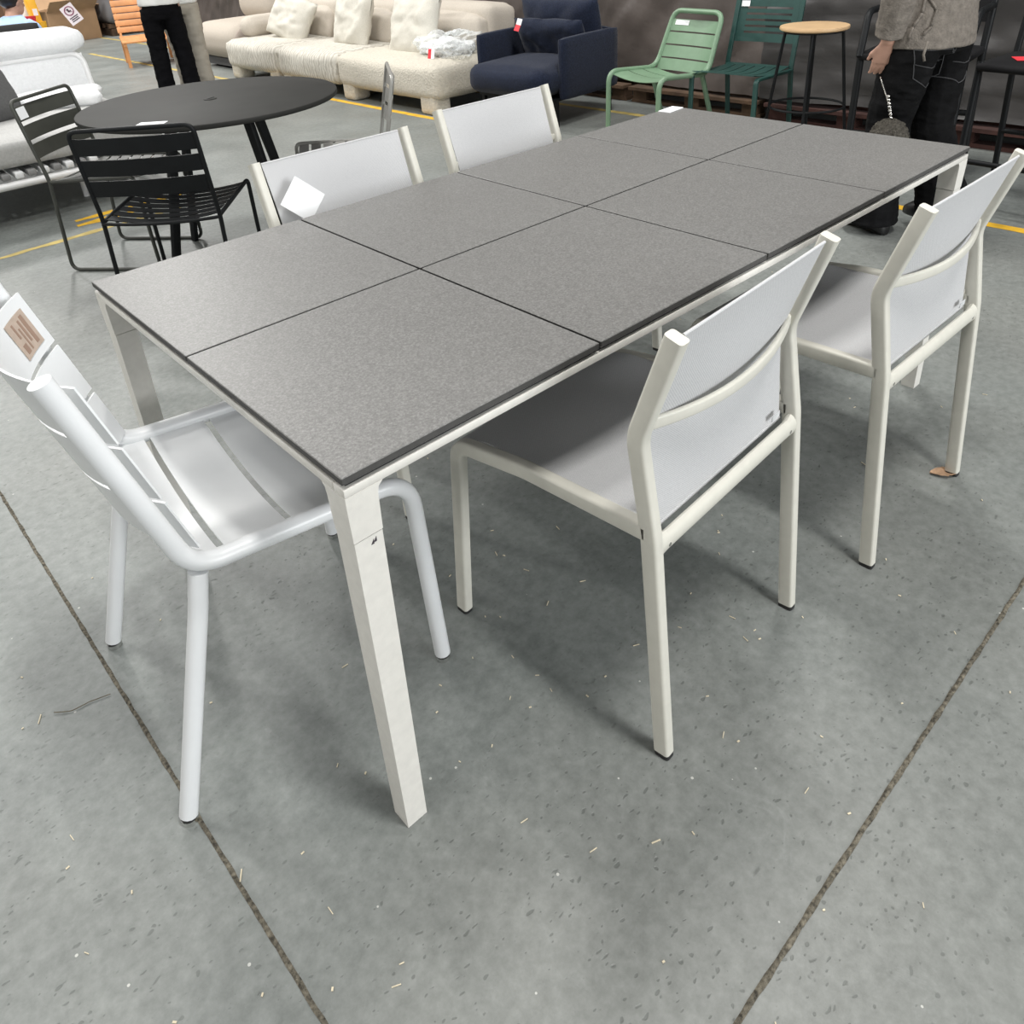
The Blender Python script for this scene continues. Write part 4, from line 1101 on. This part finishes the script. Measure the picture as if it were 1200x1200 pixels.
def seated():
    t = thing('person', 'person with short black hair and light blue shirt sitting beyond the white daybed', 'person', (1.42, 7.92, 0), math.radians(-48))
    # local +y = facing the desk (towards the camera side)
    bm = B(); zb = -.09
    loft(bm, [ell((0, y, z + zb), rx, ry, 16) for y, z, rx, ry in ((0, .55, .16, .12), (.02, .66, .15, .11), (.06, .78, .16, .11), (.12, .87, .17, .10), (.16, .93, .13, .08), (.20, .97, .06, .06), (.23, 1.03, .052, .055))])
    for s in (-1, 1):
        limb(bm, [V(s * .09, 0, .45), V(s * .10, .2, .46), V(s * .10, .42, .45), V(s * .10, .44, .25), V(s * .10, .42, .08)], [.09, .085, .06, .052, .035])
        loft(bm, [ell(V(s * .10, .42 + y, .045), w, h, 10, (0, 1, 0)) for y, w, h in ((-.05, .03, .03), (.05, .04, .035), (.14, .035, .02))])
        limb(bm, [V(s * .15, .13, .80), V(s * .19, .16, .77), V(s * .23, .20, .66), V(s * .18, .29, .715)], [.055, .055, .042, .030])
        hand(bm, V(s * .18, .29, .715), V(-s * .2, 1, 0), V(0, 0, -1), V(-s, 0, 0), .95)
    head_bits(bm, (0, .265, .985), None, face=(.45, 1, -.25))
    obj('body', remesh(bm, .011, 4), 'skin', t, 180)
    obj('hair', hair_cap(V(-.01, .240, 1.0), 1.06, .02), 'hair', t, 180)
    bm = B()
    loft(bm, [ell((0, y, z + zb), rx, ry, 16) for y, z, rx, ry in ((0, .56, .175, .135), (.02, .66, .17, .13), (.06, .78, .18, .13), (.12, .87, .19, .12), (.16, .93, .15, .10), (.20, .97, .08, .08))])
    for s in (-1, 1): limb(bm, [V(s * .15, .13, .80), V(s * .20, .16, .76), V(s * .23, .20, .67), V(s * .20, .25, .70)], [.068, .068, .055, .048])
    obj('shirt', remesh(bm, .011, 5), 'blue_shirt', t, 180)
    bm = B()
    loft(bm, [ell((0, 0, z), rx, ry, 16) for z, rx, ry in ((.40, .165, .13), (.47, .175, .14), (.54, .165, .13))])
    for s in (-1, 1): limb(bm, [V(s * .09, 0, .46), V(s * .10, .2, .46), V(s * .10, .42, .45), V(s * .10, .44, .28), V(s * .10, .42, .10)], [.10, .095, .075, .065, .06])
    obj('trousers', remesh(bm, .012, 5), 'black_cloth', t, 180)
    for s in (-1, 1):
        bm = B(); loft(bm, [ell(V(s * .10, .42 + y, .002 + h), w, h, 12, (0, 1, 0)) for y, w, h in ((-.07, .03, .04), (0, .042, .045), (.09, .045, .035), (.16, .025, .02))]); obj('shoe', bm, 'shoe', t, 180)
seated()

# ------------------------------------------------------------------ litter on the floor
def leaf():
    bm = B()
    def f(u, v):
        w = .019 * math.sin(PI * min(1, u * .96 + .02)) ** .8; x = -.036 + .072 * u
        y = (2 * v - 1) * w * (1 + .25 * noise.noise(V(u * 11, v * 3, 1)))
        return V(x, y, .003 + .006 * abs(2 * v - 1) ** 1.5 + .005 * u * u)
    sheet(bm, f, 14, 6, .0008); o = obj('dry_leaf', bm, 'leaf', smooth=60)
    tag(o, 'small curled brown dry leaf on the floor by a sling chair leg', 'leaf', loc=(1.590, -.232, 0), rot=(0, 0, .75 - PI / 2))
leaf()
bm = B(); tube(bm, fillet([V(-.372, .705, .004), V(-.345, .683, .003), V(-.310, .680, .003), V(-.272, .668, .003)], .03, 4), .0009, 6)
tag(obj('twig', bm, 'twig'), 'thin brown twig on the floor left of the floor joint', 'twig')
def chips():
    bm = B(); rnd = random.Random(11)
    for i in range(150):
        x, y = rnd.uniform(-.9, 2.6), rnd.uniform(-.75, 1.4)
        if i < 70: x, y = rnd.uniform(-.5, 1.2), rnd.uniform(-.6, .5)
        a = rnd.uniform(0, PI); L = rnd.choice((.004, .005, .006, .008, .014)); w = .0012 if L > .007 else rnd.uniform(.0015, .003)
        box(bm, (x, y, .0012), (L, w, .0016), rot=(0, 0, a))
    o = obj('wood_chips', bm, 'straw', smooth=0); o['kind'] = 'stuff'
    tag(o, 'pale wood chips and straw specks scattered over the concrete floor', 'litter')
chips()
for x, y, a, L, l in ((-.398, .712, 1.1, .022, 'pale straw splinter on the floor at the left below the twig'), (-.238, .140, 1.0, .020, 'pale straw splinter on the floor beside the floor joint'), (.292, -.300, -.4, .016, 'pale wood splinter on the floor between the joint and the sling chair')):
    bm = B(); box(bm, (0, 0, .0015), (L, .0018, .002)); tag(obj('splinter', bm, 'straw', smooth=0), l, 'splinter', loc=(x, y, 0), rot=(0, 0, a))

# ------------------------------------------------------------------ light
def lights():
    w = bpy.data.worlds.new('hall'); SC.world = w; w.use_nodes = True
    bg = w.node_tree.nodes['Background']; bg.inputs[0].default_value = (0.95, 0.98, 1.0, 1); bg.inputs[1].default_value = 0.10
    def area(loc, sx, sy, e, target=None, rz=0.0):
        l = bpy.data.lights.new('ceiling_lamp', 'AREA'); l.shape = 'RECTANGLE'; l.size = sx; l.size_y = sy; l.energy = e; l.color = (1.0, 0.985, 0.955)
        o = bpy.data.objects.new('ceiling_lamp', l); COL.objects.link(o); o.location = loc; o.rotation_euler = (0, 0, rz)
    for x, y, e in ((0.7, -1.5, 225), (-3.0, -0.8, 45), (3.2, 1.5, 190), (-1.4, 3.9, 105), (2.6, 5.6, 70), (-2.0, 8.0, 300), (2.2, 8.6, 260), (0.4, 13.0, 400), (4.0, 13.5, 300)):
        area((x, y, 6.2), 0.45, 1.3, e)
    # unseen fill area added behind the camera to brighten faces turned towards it
    l = bpy.data.lights.new('camera_fill', 'AREA'); l.shape = 'RECTANGLE'; l.size = 5.0; l.size_y = 3.0; l.energy = 540; l.color = (0.97, 0.99, 1.0)
    o = bpy.data.objects.new('camera_fill', l); COL.objects.link(o); o.location = (2.5, -7.5, 2.6); o.rotation_euler = (math.radians(78), 0, math.radians(12))
    l = bpy.data.lights.new('left_fill', 'AREA'); l.shape = 'RECTANGLE'; l.size = 5.0; l.size_y = 3.0; l.energy = 210; l.color = (1.0, 0.98, 0.94)  # second added soft fill, out of view, lifts the left-facing sides
    o = bpy.data.objects.new('left_fill', l); COL.objects.link(o); o.location = (-8.0, 1.5, 2.6); o.rotation_euler = (math.radians(78), 0, math.radians(-90))
lights()

SC.view_settings.view_transform = 'Standard'
SC.view_settings.look = 'None'
SC.view_settings.gamma = 1.0
SC.view_settings.use_curve_mapping = False
SC.view_settings.exposure = 0.0
